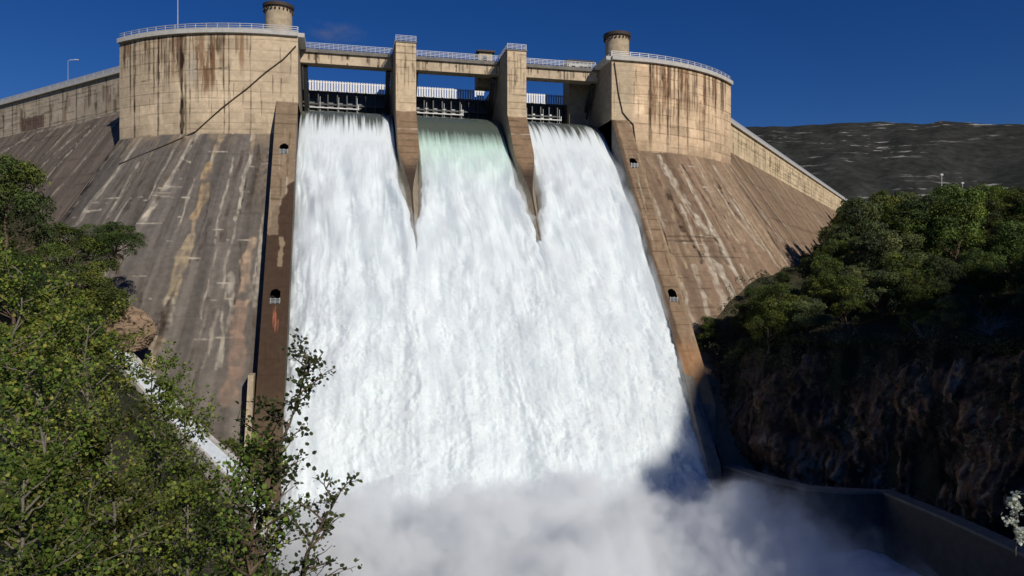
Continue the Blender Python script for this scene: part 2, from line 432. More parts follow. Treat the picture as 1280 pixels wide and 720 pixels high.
    V = [(s * (x0[i]), y0[i], zz[i]) for i in range(40)] + [(s * (x0[i] - 5 * math.sin(TH)), y0[i] + 5 * math.cos(TH), zz[i]) for i in range(40)]
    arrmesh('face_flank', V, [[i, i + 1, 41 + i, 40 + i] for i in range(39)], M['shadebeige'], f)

def make_wing(s):
    sd = 23 if s < 0 else 25
    w1 = 150 if s < 0 else 252
    wv = np.arange(45.5, w1, .33); z = np.linspace(ZWING - .05, ZTOP, 36)
    A, Z = np.meshgrid(wv, z, indexing='ij')
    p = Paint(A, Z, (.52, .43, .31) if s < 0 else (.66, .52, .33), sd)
    p.mul(.75 + .5 * fbm(A / 4, Z / 4, sd)); p.mul(.85 + .3 * fbm(A / .8, Z / 1.5, sd + 4))
    rr = random.Random(sd)
    for k in range(int((w1 - 46) / 4.7)):
        p.vstreak(47 + 4.7 * k, 36.2, 26, .3, DK, .75)
    for k in range(120):
        z1 = rr.uniform(32, 36.2); p.vstreak(rr.uniform(46, w1), z1, z1 - rr.uniform(1.5, 6), rr.uniform(.2, .9), rr.choice([DK, (.16, .11, .07), (.16, .11, .07), RU]), .6)
    for k in range(30): p.hline(rr.uniform(30, 36), .12, DK, .5, *sorted((rr.uniform(46, w1), rr.uniform(46, w1))))
    if s < 0:
        p.rect(82, 90.5, 30.1, 32.6, (.10, .055, .045), .85)
        for k in range(9): p.vstreak(82.5 + k, 32.6, 29, .25, (.3, .2, .15), .7)
    x, y = wing_pt(A)
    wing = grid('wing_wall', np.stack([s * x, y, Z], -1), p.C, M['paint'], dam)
    # sloping face below
    z = np.linspace(-14 if s < 0 else -8, ZWING, 130)
    wv = np.arange(38, w1 if s > 0 else 125, .4)
    A, Z = np.meshgrid(wv, z, indexing='ij')
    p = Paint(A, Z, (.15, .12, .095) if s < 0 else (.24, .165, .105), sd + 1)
    p.mul(.45 + 1.1 * fbm(A / 1.4, Z / 30, sd, 4)); p.mul(.8 + .4 * fbm(A / .6, Z / 9, sd + 8, 3)); p.mul(.85 + .3 * fbm(A / 5, Z / 5, sd + 11))
    for k in range(20): p.hline(rr.uniform(0, 30), .14, DK, .35)
    if s < 0:
        for st, w, al in (([(60.8, 29), (64.9, 18), (66, 12)], .5, .95), ([(64, 28), (68.7, 23.5), (70, 20)], .45, .8), ([(62, 27), (66, 22)], .3, .8), ([(70, 29), (73, 22)], .45, .7), ([(76, 29.5), (80, 24)], .5, .7), ([(55, 29.5), (57.5, 14)], .6, .55), ([(58, 29.6), (84, 29.4)], .5, .6), ([(84, 29), (92, 26)], .5, .8)):
            p.stroke(st, w, PALE, al, .8)
        for k in range(10): q = rr.uniform(50, 95); p.stroke([(q, 29.8), (q + rr.uniform(1, 3), 18)], .6, DK, .5, .8)
    else:
        for k in range(46):
            q = 47 + k * 3.2 + rr.uniform(-1, 1); z1 = rr.uniform(24, 30); p.stroke([(q, z1), (q + rr.uniform(-.6, 1.6), z1 - rr.uniform(8, 24))], rr.uniform(.4, 1.1), rr.choice([DK, TAN, PALE, TAN, (.36, .26, .16)]), .7, .8)
        for k in range(14): q = rr.uniform(60, 190); z0 = rr.uniform(12, 26); p.stroke([(q, z0), (q + 3.5, z0 - 3)], .35, PALE, .9, .2)
    x, y = wing_pt(A); d = K * (ZWING - Z) + (vn(A / 2, Z / 2, sd) - .5) * .14
    q2 = d / math.sqrt(2)
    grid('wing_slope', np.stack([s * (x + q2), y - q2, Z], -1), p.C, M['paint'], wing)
    a0 = wing_pt(46.2); a1 = wing_pt(w1)
    c = MB().sweep([a0, a1], -5, .5, ZTOP - .02, ZTOP + .5)
    c.sweep([a0, a1], -5.6, -5, 10, ZTOP + .48)
    if s < 0: c.mirror()
    c.build('coping', M['pale'], wing)
    r = MB(); b0 = wing_pt(46.4); L = (w1 - 46.4)
    r.sweep([b0, a1], .15, .27, ZTOP + .62, ZTOP + 1.25)
    k = 0
    while k < L:
        q = wing_pt(46.4 + k); r.box(q[0] + .1, q[0] + .22, q[1] - .2, q[1] - .08, ZTOP + .5, ZTOP + 1.1); k += 3
    if s < 0: r.mirror()
    r.build('guard_rail', M['rail'], wing)

def arch(u, v, w, h):
    """inside of an arched opening of width w, height h around the origin"""
    return (np.abs(u) < w / 2) & (v > -h / 2) & ((v < h / 2 - w / 2) | (np.hypot(u, v - (h / 2 - w / 2)) < w / 2))

def make_training(s):
    sd = 33 if s < 0 else 35
    zb = -22 if s < 0 else -14.2
    x = np.linspace(24, 27, 37); z = np.linspace(zb, ZBEND, 420)
    X, Z = np.meshgrid(x, z, indexing='ij'); A = X - 24
    p = Paint(A, Z, (.25, .18, .115) if s < 0 else (.27, .185, .115), sd)
    p.mul(.7 + .6 * fbm(A / 2, Z / 4, sd)); p.mul(.8 + .4 * fbm(A / .4, Z / .5, sd + 6))
    rr = random.Random(sd)
    for k in range(60): p.hline(-22 + k * .82, .12, DK if k % 2 else (.34, .26, .18), .55)
    for k in range(16): q = rr.uniform(0, 3); z1 = rr.uniform(-10, 26); p.stroke([(q, z1), (q, z1 - rr.uniform(2, 7))], .25, rr.choice([DK, PALE, TAN]), .5, .2)
    edge = (fbm(A / 1.2, Z / 1.5, sd + 70) - .5) * 3
    if s < 0:
        wet = sm(-.3, .3, (14.5 - 6.5 * A / 3 * 1.0) - Z + edge) * sm(-.1, .1, 2.55 - A + edge * .05 + 4 * sm(8, 5, Z))
        p.mix(wet * .93, (.055, .032, .02))
        p.rect(1.7, 2.9, 6.7, 11.4, (.28, .21, .14), .7); p.rect(.9, 1.5, 2.6, 6.4, (.30, .22, .14), .85)
        for k in range(8): p.vstreak(1.4 + rr.uniform(-.3, .3), -2.2 - k * .25, -4 - k * .2, .16, (.45, .14, .08), .6)
        p.mix(.5 * sm(-10, -16, Z), (.16, .12, .07))
    else:
        wet = sm(-.2, .2, .55 + edge * .16 + .35 * sm(4, -8, Z) - A)
        p.mix(wet * .8, (.085, .055, .035))
        p.mix(.55 * sm(-6, -9, Z + edge * .5), (.42, .22, .10))
        p.stroke([(2.8, 26), (2.8, 10), (2.85, -8)], .3, TAN, .7, .2)
    zo = [(19.1, 1.25, 2.1), (-1.0, 1.25, 2.3)]
    hole = np.zeros(X.shape, bool); SL = math.hypot(1, K)
    for zc, w, h in zo: hole |= arch(A - 1.55, (Z - zc) * SL, w, h)
    hc = hole[:-1, :-1] & hole[1:, 1:] & hole[1:, :-1] & hole[:-1, 1:]
    Y = -K * (ZBEND - Z)
    t = grid('training_wall', np.stack([s * X, Y, Z], -1), p.C, M['paint'], dam, keep=~hc)
    sd_ = MB()
    yb = -K * (ZBEND - zb)
    for xx in (24, 27):
        sd_.add([(xx, 0, ZBEND), (xx, yb, zb), (xx, yb, -32), (xx, 10, -32), (xx, 10, ZBEND)], [(0, 1, 2, 3, 4)])
    sd_.add([(24, yb, zb), (27, yb, zb), (27, yb, -32), (24, yb, -32)], [(0, 1, 2, 3)])
    if s < 0: sd_.mirror()
    sd_.build('wall_side', M['darkcon'] if s < 0 else M['basin'], t)
    for zc, w, h in zo:
        yc = -K * (ZBEND - zc); nb = MB(); xc = 25.55
        hh = h / SL / 2 + .1
        # recess: side cheeks, floor, back and head behind the opening
        nb.add([(xc - w / 2 - .1, yc - K * hh + .03, zc - hh), (xc + w / 2 + .1, yc - K * hh + .03, zc - hh), (xc + w / 2 + .1, yc + 2, zc - hh), (xc - w / 2 - .1, yc + 2, zc - hh),
                (xc - w / 2 - .1, yc + K * hh + .03, zc + hh), (xc + w / 2 + .1, yc + K * hh + .03, zc + hh), (xc + w / 2 + .1, yc + 2, zc + hh), (xc - w / 2 - .1, yc + 2, zc + hh)],
               [(0, 1, 2, 3), (4, 5, 6, 7), (1, 2, 6, 5), (0, 3, 7, 4), (2, 3, 7, 6)])
        if s < 0: nb.mirror()
        ni = nb.build('niche', M['black'], t)
        g = MB(); yf = yc - K * .45
        for k in range(4): g.bar((xc - w / 2, yf - .15 + .0, zc - hh + .3 + .16 * k), (xc + w / 2, yf - .15, zc - hh + .3 + .16 * k), .05)
        for k in range(3): g.bar((xc - w / 2 + .12 + k * .5, yf - .13, zc - hh + .05), (xc - w / 2 + .12 + k * .5, yf - .13, zc - hh + .9), .05)
        if s < 0: g.mirror()
        g.build('guard_rail', M['rail'], ni)

def make_pier(xc):
    # nose follows the chute and narrows to a point
    sd = int(xc) + 60
    zs = np.concatenate([np.linspace(6.5, ZBEND, 180), np.linspace(ZBEND + .1, 36.6, 90)])
    u = np.linspace(-1, 1, 25)
    U, Z = np.meshgrid(u, zs, indexing='ij')
    hw = .12 + 1.38 * sm(12.5, 20.5, Z)
    Y = np.where(Z < ZBEND, -K * (ZBEND - Z), 0)
    A = U * 1.5 + 1.5
    p = Paint(A, Z, (.60, .465, .305), sd)
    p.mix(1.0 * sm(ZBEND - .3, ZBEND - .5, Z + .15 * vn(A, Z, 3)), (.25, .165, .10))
    p.mul(.78 + .44 * fbm(A / 2, Z / 3, sd)); p.mul(.85 + .3 * fbm(A / .4, Z / .5, sd + 5))
    for k in range(22): p.hline(14 + k * 1.05, .12, DK, .6)
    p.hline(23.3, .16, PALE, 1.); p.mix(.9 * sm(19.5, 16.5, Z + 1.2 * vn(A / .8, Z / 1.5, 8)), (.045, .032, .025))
    rr = random.Random(sd)
    for k in range(9): p.vstreak(rr.uniform(.2, 2.8), rr.uniform(33, 36.5), rr.uniform(27, 32), .16, DK, .55)
    pr = grid('spillway_pier', np.stack([xc + U * hw, Y, Z], -1), p.C, M['paint'], dam)
    mb = MB()
    for sg in (-1, 1):
        n = len(zs); hws = .12 + 1.38 * sm(12.5, 20.5, zs); ys = np.where(zs < ZBEND, -K * (ZBEND - zs), 0)
        V = [(xc + sg * hws[i], ys[i], zs[i]) for i in range(n)] + [(xc + sg * 1.5, max(ys[i] + 3.2, 3.2) if zs[i] > ZBEND else ys[i] + 3.2, zs[i]) for i in range(n)]
        mb.add(V, [(i, i + 1, n + i + 1, n + i) for i in range(n - 1)])
        lo = 6.5
        mb.add([(xc + sg * 1.5, -K * (ZBEND - lo) + 3.2, lo), (xc + sg * 1.5, 3.2, ZBEND), (xc + sg * 1.5, 3.2, 36.6), (xc + sg * 1.5, 13, 36.6), (xc + sg * 1.5, 13, 33.6), (xc + sg * 1.5, 22, 33.6), (xc + sg * 1.5, 22, lo)], [(0, 1, 2, 3, 4, 5, 6)])
    mb.add([(xc - 1.5, 0, 36.6), (xc + 1.5, 0, 36.6), (xc + 1.5, 13, 36.6), (xc - 1.5, 13, 36.6)], [(0, 1, 2, 3)])
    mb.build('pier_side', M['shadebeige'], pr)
    c = MB().box(xc - 1.62, xc + 1.62, -.12, 6, 36.59, 36.8); c.build('coping', M['basin'], pr)
    r = MB(); railing(r, [(xc - 1.5, 6), (xc - 1.5, 0), (xc + 1.5, 0), (xc + 1.5, 6)], 36.8, .85, .75, .05, rails=(1., .75, .5, .25))
    r.build('railing', M['rail'], pr)

def make_bridge(x0, x1):
    d = MB().box(x0 + .01, x1 - .01, 5.7, 10.2, 36.0, 36.55).build('bridge_deck', M['basin'], dam)
    n = 3; L = x1 - x0
    a = np.linspace(x0 + .02, x1 - .02, 160); z = np.linspace(34.45, 35.99, 22)
    A, Z = np.meshgrid(a, z, indexing='ij'); p = Paint(A, Z, (.55, .44, .31), int(x0) + 90)
    p.mul(.75 + .5 * fbm(A / 2, Z / 1.5, int(x0) + 91)); rr = random.Random(int(x0))
    for k in range(14): p.vstreak(rr.uniform(x0, x1), 36, rr.uniform(33.5, 35), .3, DK, .55)
    for k in range(3): q = x0 + L * (k + .5) / 3; p.rect(q - .06, q + .06, 34.4, 36, DK, .9)
    g = grid('girder', np.stack([A, A * 0 + 6.1, Z], -1), p.C, M['paint'], d)
    MB().box(x0 + .02, x1 - .02, 6.104, 8.2, 34.45, 35.99).build('girder_back', M['shadebeige'], g)
    r = MB(); railing(r, [(x0 + .05, 5.8), (x1 - .05, 5.8)], 36.55, .9, .7, .06, rails=(1., .75, .5, .25)); r.build('railing', M['rail'], d)

def make_gate(x0, x1, k):
    xm = (x0 + x1) / 2
    # curved skin plate with ribs, lifted above the overflowing crest
    P = []
    g = MB(); n = 14
    for i in range(n):
        t0 = i / n; t1 = (i + 1) / n
        f = lambda t: (12.0 + 1.4 * math.sin(t * 1.5) , 26.2 + 5.6 * t)
        (y0, z0), (y1, z1) = f(t0), f(t1)
        g.add([(x0 + .05, y0, z0), (x1 - .05, y0, z0), (x1 - .05, y1, z1), (x0 + .05, y1, z1)], [(0, 1, 2, 3)])
    gt = g.build('spillway_gate', M['gate'], dam)
    rb = MB()
    for i in range(9):
        xx = x0 + 1 + i * (x1 - x0 - 2) / 8
        rb.box(xx - .09, xx + .09, 11.7, 13.1, 27.6, 31.8)
    for zz in (27.7, 29.6, 31.6): rb.box(x0 + .1, x1 - .1, 11.75, 12.5, zz - .12, zz + .12)
    rb.build('rib', M['steel'], gt)
    wk = MB(); wk.box(x0 + .1, x1 - .1, 17.6, 19.6, 32.6, 32.85)
    for i in range(16):
        xx = x0 + .5 + i * (x1 - x0 - 1) / 15
        wk.box(xx - .22, xx + .22, 17.5, 17.62, 31.9, 32.55)
    wk.build('walkway', M['steel'], gt)
    fl = MB()
    e = x1 - 1.9
    n = 30
    for i in range(n):
        xx = x0 + .4 + i * (x1 - .6 - x0) / n; wv = (x1 - .6 - x0) / n
        fl.box(xx, xx + wv * (.66), 17.4, 17.46, 32.95, 34.9)
    fl.box(x0 + .3, x1 - .2, 17.47, 17.55, 34.6, 34.75); fl.box(x0 + .3, x1 - .2, 17.47, 17.55, 33.1, 33.25)
    fl.build('slatted_screen', M['white'], gt)
    for i in range(16):
        xx = x0 + .7 + i * (x1 - x0 - 1.4) / 15; h = (.5, .35, .55, .3)[(i * 7 + k) % 4]
        MB().box(xx - .17, xx + .17, 17.2, 17.32, 32.55 - h, 32.55).build('bracket', M['white'], gt)
    pp = MB(); pp.tube([(x0 + 1.2, 10.6, 28.75), (x1 - 5.2, 10.6, 28.75)], .1, 8); pp.tube([(x1 - 5.2, 10.6, 28.6), (x1 - 5.2, 10.6, 29.4)], .08, 6)
    for i in range(3): pp.tube([(x0 + 2.8 + i * 2.9, 10.7, 27.4), (x0 + 2.8 + i * 2.9, 10.9, 30.6)], .035, 5)
    pp.build('pipe', M['white'], gt)
    for sg in (-1, 1):
        xx = x0 + .7 if sg < 0 else x1 - .7
        MB().bar((xx, 7.2, 34.2), (xx, 12.2, 28.6), .7, .55).bar((xx, 7.0, 33.2), (xx, 12.0, 27.4), .25, .25).build('gate_arm', M['steel'], gt)

for s in (-1, 1):
    make_block(s); make_face(s); make_wing(s); make_training(s)
make_pier(-8.5); make_pier(8.5)
for k, (x0, x1) in enumerate(((-24, -10), (-7, 7), (10, 24))):
    make_bridge(x0, x1); make_gate(x0, x1, k)
# spillway floor with its rounded crest
ys = np.concatenate([np.linspace(26, 4, 12), np.linspace(3, -32, 40)])
zs = np.where(ys > -1, np.minimum(25.5, 21.2 + ys / K * .6), 20.9 + ys / K)
V = []; 
for x in (-24, 24):
    V += [(x, y, z) for y, z in zip(ys, zs)]
n = len(ys)
arrmesh('spillway_floor', V, [[i, i + 1, n + i + 1, n + i] for i in range(n - 1)], M['darkcon'], dam)
# cables laid down the blocks
def on_block(s, a, z, e=.12):
    x, y = block_pt(a, (K * (ZBLK - z) if z < ZBLK else 0) + e); return (s * float(x), float(y), z)
pts = [on_block(-1, a, z) for a, z in ((-2.7, 34.9), (-1, 32.9), (1.5, 30.8), (3.9, 28.5), (7.5, 25.6), (11.3, 22.3), (13.5, 21.1), (15.9, 19.9), (21.2, 17.6))]
MB().tube(pts, .1, 6).build('cable', M['cable'], dam)
pts = [on_block(1, a, z) for a, z in ((-2.6, 35.9), (-1.9, 31), (-1.2, 28), (-.2, 26.9), (.6, 26.2), (1.2, 22))] + [on_block(1, .9, 17.2), on_block(1, 1.0, 12)]
MB().tube(pts, .09, 6).build('cable', M['cable'], dam)
# broken concrete lip below the right training wall, buttress fin below the left one
mb = MB()
mb.add([(23.7, -26.1, -10.6), (25.0, -26.1, -11.2), (25.3, -32.4, -20.8), (23.6, -32.4, -20.8), (23.7, -22, -30), (25.0, -22, -30), (25.3, -32.4, -30), (23.6, -32.4, -30)],
       [(0, 1, 2, 3), (0, 3, 7, 4), (1, 5, 6, 2), (2, 6, 7, 3), (0, 4, 5, 1)])
mb.build('wall_toe', M['basin'], dam)
mb = MB(); mb.add([(-27.9, -25.2, -9.6), (-27.3, -25.4, -9.6), (-27.1, -29.9, -17.5), (-27.8, -29.9, -17.5), (-28.0, -23, -9.6), (-27.3, -23, -9.6), (-27.1, -24, -20), (-28.3, -24, -20)],
                  [(0, 1, 2, 3), (0, 4, 5, 1), (1, 5, 6, 2), (0, 3, 7, 4), (2, 6, 7, 3)]); mb.build('buttress_fin', M['beige'], dam)

# ---------------------------------------------------------------- things standing on the crest
def turret(loc, lab, zt, r):
    e = tag(empty('crest_turret', loc), lab, 'turret', 'round turrets on the crest')
    h = zt - loc[2]
    MB().lathe((0, 0), [(r, 0), (r, h - .9), (r * .99, h - .7)], 40).build('drum', M['beige'], e, True)
    cp = MB().lathe((0, 0), [(r + .05, h - .75), (r + .28, h - .55), (r + .32, h - .1), (r + .1, h), (.01, h + .02)], 40).build('cap', M['cap'], e)
    for k in range(22):
        q = 2 * math.pi * k / 22; c, s_ = math.cos(q), math.sin(q)
        MB().bar((c * r * .98, s_ * r * .98, h - .95), (c * (r + .27), s_ * (r + .27), h - .95), .18, .3).build('bracket', M['cap'], cp)
turret((-27.0, 4.0, ZTOP), 'tall round turret with dark overhanging cap on the broad abutment block beside the diagonal cable', 42.0, 1.95)
turret((26.3, 3.6, ZTOP), 'shorter round turret with plain dark cap on the abutment block beside the wooded hillside', 41.7, 1.95)

def hut(loc, w, d, h, lab):
    e = tag(empty('control_hut', loc), lab, 'hut')
    MB().box(-w / 2, w / 2, -d / 2, d / 2, 0, h).build('wall', M['pale'] if w > 3.5 else M['beige'], e)
    MB().box(-w / 2 - .4, w / 2 + .4, -d / 2 - .4, d / 2 + .4, h + .002, h + .3).build('roof', M['cap'], e)
    mb = MB()
    for k in range(max(1, int(w / 1.5))): mb.box(-w / 2 + .4 + 1.4 * k, -w / 2 + 1.3 + 1.4 * k, -d / 2 - .03, -d / 2 + .02, h * .35, h * .8)
    mb.build('window', M['black'], e)
hut((5.6, 11.4, 36.3), 2.2, 2.5, 3.0, 'small beige control hut with dark flat roof behind the second spillway pier')
hut((22.4, 12.2, 36.3), 4.2, 2.5, 2.7, 'pale control hut with dark flat roof at the bridge end by the shorter turret')
MB().box(20.2, 23.98, 10.4, 14, 10, 36.29).build('hut_plinth', M['shadebeige'], dam)
MB().box(4.2, 6.98, 10.4, 13, 33.6, 36.29).build('hut_plinth', M['shadebeige'], dam)

def lamp(loc, h, lab, arm):
    e = tag(empty('lamp_post', loc), lab, 'lamp post', 'lamp posts on the crest')
    MB().tube([(0, 0, 0), (0, 0, h * .5), (0, 0, h)], [.1, .08, .05] if not arm else [.05, .045, .035], 6).build('pole', M['rail'], e)
    if arm:
        MB().tube([(0, 0, h), (.35, 0, h + .25), (1.2, .2, h + .4)], .05, 6).build('arm', M['rail'], e)
        MB().box(1.1, 1.8, .1, .35, h + .35, h + .5).build('lamp_head', M['rail'], e)
lamp((-42.3, 10.8, ZTOP), 11.5, 'very tall thin mast rising above the railing of the broad abutment block', False)
lamp((-68.5, 44.8, ZTOP), 6.8, 'faint thin lamp post with a curved arm on the wing wall crest', True)

# ================================================================== WATER
def mist_over(P, ny, nz, gr, f):
    """thin layer of flying droplets over the white part of the falling water"""
    k = int(np.argmax(gr[0] > .02)); P = P[:, k:]; gr = gr[:, k:]; f = f[:, k:]; nrm = np.stack([ny[k:] * 0, ny[k:], nz[k:]], -1)[None]
    th = (.5 + 1.5 * gr - .7 * f)[..., None]
    # run on down into the basin
    A = P - nrm * .8; B = P + nrm * th
    A[0, :, 0] -= .0; nu, nv = P.shape[:2]; n = nu * nv
    i = np.arange(n).reshape(nu, nv)
    q = np.stack([i[:-1, :-1], i[1:, :-1], i[1:, 1:], i[:-1, 1:]], -1).reshape(-1, 4)
    rim = np.concatenate([i[:, 0], i[-1, 1:], i[::-1, -1][1:], i[0, ::-1][1:-1]]); r2 = np.roll(rim, -1)
    F = np.concatenate([q[:, ::-1] + n, q, np.stack([rim, rim + n, r2 + n, r2], -1)])
    m = bpy.data.materials.new('flying_droplets'); m.use_nodes = True; t = m.node_tree; t.nodes.clear()
    out = N(t, 'ShaderNodeOutputMaterial'); vol = N(t, 'ShaderNodeVolumePrincipled'); t.links.new(vol.outputs[0], out.inputs['Volume'])
    vol.inputs['Color'].default_value = (.975, .99, 1, 1); vol.inputs['Anisotropy'].default_value = 0.
    tc = N(t, 'ShaderNodeTexCoord'); mp = N(t, 'ShaderNodeMapping'); mp.inputs['Scale'].default_value = (.5, .24, .22); t.links.new(tc.outputs['Object'], mp.inputs[0])
    n1 = N(t, 'ShaderNodeTexNoise', Scale=1., Detail=5., Roughness=.6); t.links.new(mp.outputs[0], n1.inputs['Vector'])
    r1 = N(t, 'ShaderNodeMapRange'); r1.inputs[1].default_value = .42; r1.inputs[2].default_value = .7; r1.inputs[4].default_value = .42; t.links.new(n1.outputs['Fac'], r1.inputs[0]); t.links.new(r1.outputs[0], vol.inputs['Density'])
    o = arrmesh('mist', np.concatenate([A.reshape(-1, 3), B.reshape(-1, 3)]), F, m)
    tag(o, 'thin veil of flying droplets over the falling white water', 'mist', None, 'stuff')

def make_water():
    nx, nt_ = 460, 900
    x = np.linspace(-23.97, 23.97, nx)
    # flow line: over the crest, then down the chute
    cy = [12.3, 9, 6, 3.5, 1.5, 0, -1.5]; cz = [28.1, 27.85, 27.2, 25.9, 24.1, 22.6, 20.6]
    yl = list(np.linspace(-3, -33.5, 30)); 
    zl = [20.6 + (q + 1.5) / K for q in yl]
    yy = np.array(cy + yl); zz = np.array(cz + zl)
    # smooth
    L = np.concatenate([[0], np.cumsum(np.hypot(np.diff(yy), np.diff(zz)))])
    q = np.linspace(0, L[-1], nt_)
    Y0 = np.interp(q, L, yy); Z0 = np.interp(q, L, zz)
    ker = np.hanning(61); ker /= ker.sum()
    Y0 = np.convolve(np.pad(Y0, 30, 'edge'), ker, 'valid'); Z0 = np.convolve(np.pad(Z0, 30, 'edge'), ker, 'valid')
    dY = np.gradient(Y0); dZ = np.gradient(Z0); nl = np.hypot(dY, dZ)
    nY = dZ / nl; nZ = -dY / nl                      # outward normal of the sheet (towards viewer / up)
    sgn = np.sign(nZ); nY *= sgn; nZ *= sgn
    X, T = np.meshgrid(x, q, indexing='ij')
    t0 = np.interp(0, -Y0, q)                        # arc length where the water leaves the pier fronts
    S = np.maximum(T - t0, 0)                        # metres down the chute
    f = S / S.max()
    # wander of the stream lines
    Xw = X + (fbm(X / 5, T / 9, 200, 3) - .5) * 1.6 * sm(0, 12, S)
    big = (fbm(Xw / 5, T / 16, 201, 3) - .5) * 2.0
    ton = (fbm(Xw / 1.9, (T - 6 * fbm(Xw / 2.4, X * 0, 230, 2)) / 9, 202, 3) - .5) * 1.0
    rid = (1 - np.abs(2 * fbm(Xw / .9, T / 7, 203, 3) - 1)) ** 2 * .2
    fine = (fbm(Xw / .33, T / 2.2, 204, 3) - .5) * .1
    cl = (fbm(Xw / .75, T / .85, 205, 4) - .5) * .7
    cl2 = (fbm(Xw / .3, T / .4, 206, 3) - .5) * .3
    grow = sm(2, 14, S)
    h = .75 * sm(0, .12, f) + 1.0 * f + sm(.0, .5, f) * 1.2 * (1 - (X / 24) ** 2) + big * (.15 + .85 * grow) * sm(-1, 8, S) + ton * (.08 + .92 * grow) * sm(-1, 10, S) + rid * sm(-1, 6, S) * .9 + fine * sm(-3, 4, S)
    h += .5 * cl * sm(.03, .25, f) * sm(.7, .4, f) * vn(X / 4, T / 5, 241)
    h += 1.05 * (cl * sm(.34, .75, f) * (.25 + 1.1 * fbm(X / 7, T / 9, 240, 2)) + cl2 * sm(.3, .7, f))
    # wakes behind the two piers
    for px in (-8.5, 8.5):
        lead = S - 6
        wid = 1.75 * (1 - sm(3, 15, lead)) + .02
        dd = np.abs(X - px - (fbm(T / 2.5, T * 0, 210 + int(px), 3) - .5) * 1.0 * sm(0, 6, lead))
        h -= (1 - sm(wid * .45, wid * 1.0 + .15, dd)) * 3.2 * sm(19, 11, lead)
        h += np.exp(-((dd - wid - .9) / .7) ** 2) * .75 * sm(0, 6, lead) * sm(26, 8, lead)
    # edges shrink a little at the walls
    ew = np.minimum(24 - np.abs(X), 6)
    h -= np.exp(-ew / .4) * .35 + np.exp(-ew / 2.2) * .5 * sm(.5, 0, f)
    h *= sm(-14, -2, T - t0) * .98 + .02
    P = np.stack([X, Y0[None] + nY[None] * h, Z0[None] + nZ[None] * h], -1)
    mist_over(P[::9, ::10], nY[::10], nZ[::10], sm(0, 10, S[::9, ::10]), f[::9, ::10])
    # foam amount: clear dark water over the crest, white below
    bay = np.where(X < -8.5, 0, np.where(X < 8.5, 1, 2))
    st = np.array([-2.6, .5, -3.0])[bay]
    streak = fbm(X / .28, T / 9, 220, 3)
    foam = sm(-3.4, 2.2, T - t0 - st + (streak - .5) * 9 * np.array([1., .3, 1.])[bay])
    foam = np.clip(foam, .06, 1)
    # thin patches where the sheet is less aerated
    thin = sm(.50, .72, fbm(Xw / 1.1, T / 11, 221, 4)) * .35 * sm(.7, .1, f)
    C = np.zeros(P.shape); C[..., 0] = foam; C[..., 1] = thin; C[..., 2] = (bay == 1) * sm(13, 0, T - t0)
    i = np.arange(nx * nt_).reshape(nx, nt_)
    F = np.stack([i[:-1, :-1], i[1:, :-1], i[1:, 1:], i[:-1, 1:]], -1)
    # no water where the piers stand
    pc = np.zeros(X.shape, bool)
    for px in (-8.5, 8.5): pc |= (np.abs(X - px) < 1.42) & (T < t0 - .5)
    F = F[~pc[:-1, :-1]]
    m, n, b = nt('falling_water')
    a = N(n, 'ShaderNodeAttribute', attribute_name='Col'); sp = N(n, 'ShaderNodeSeparateColor'); n.links.new(a.outputs['Color'], sp.inputs[0])
    c1 = N(n, 'ShaderNodeMix', data_type='RGBA'); c1.inputs[6].default_value = (.76, .815, .83, 1); c1.inputs[7].default_value = (.62, .71, .74, 1)
    n.links.new(sp.outputs[1], c1.inputs[0])
    c2 = N(n, 'ShaderNodeMix', data_type='RGBA'); c2.inputs[7].default_value = (.58, .78, .68, 1)
    n.links.new(c1.outputs[2], c2.inputs[6]); n.links.new(sp.outputs[2], c2.inputs[0])
    c3 = N(n, 'ShaderNodeMix', data_type='RGBA'); c3.inputs[6].default_value = (.065, .075, .06, 1)
    n.links.new(sp.outputs[0], c3.inputs[0]); n.links.new(c2.outputs[2], c3.inputs[7])
    n.links.new(c3.outputs[2], b.inputs['Base Color'])
    rr = N(n, 'ShaderNodeMapRange'); rr.inputs[3].default_value = .15; rr.inputs[4].default_value = .8
    n.links.new(sp.outputs[0], rr.inputs[0]); n.links.new(rr.outputs[0], b.inputs['Roughness'])
    b.inputs['Subsurface Weight'].default_value = .8; b.inputs['Subsurface Radius'].default_value = (.6, .65, .7); b.inputs['Subsurface Scale'].default_value = .7
    b.inputs['Specular IOR Level'].default_value = .3
    o = arrmesh('water', P.reshape(-1, 3), F.reshape(-1, 4), m, None, C.reshape(-1, 3), True)
    tag(o, 'white foaming water pouring down the spillway between the two training walls', 'water', None, 'structure')
make_water()

m, n, b = nt('churned_river')
tc = N(n, 'ShaderNodeTexCoord'); n1 = N(n, 'ShaderNodeTexNoise', Scale=.25, Detail=8.); n.links.new(tc.outputs['Object'], n1.inputs['Vector'])
cr = N(n, 'ShaderNodeValToRGB'); cr.color_ramp.elements[0].color = (.25, .30, .28, 1); cr.color_ramp.elements[1].color = (.85, .87, .87, 1)
cr.color_ramp.elements[0].position = .35; cr.color_ramp.elements[1].position = .55
cr.color_ramp.elements[0].color = (.03, .04, .035, 1)
at_ = N(n, 'ShaderNodeAttribute', attribute_name='Col'); ad = N(n, 'ShaderNodeMath', operation='ADD'); n.links.new(n1.outputs['Fac'], ad.inputs[0]); n.links.new(at_.outputs['Fac'], ad.inputs[1])
n.links.new(ad.outputs[0], cr.inputs[0]); n.links.new(cr.outputs[0], b.inputs['Base Color']); b.inputs['Roughness'].default_value = .4
bp = N(n, 'ShaderNodeBump', Strength=.6, Distance=.6); n.links.new(n1.outputs['Fac'], bp.inputs['Height']); n.links.new(bp.outputs[0], b.inputs['Normal'])
gx, gy = np.meshgrid(np.linspace(-60, 70, 131), np.linspace(-260, -22, 180), indexing='ij')
gz = -27.5 + (fbm(gx / 5, gy / 5, 300) - .5) * 2.4
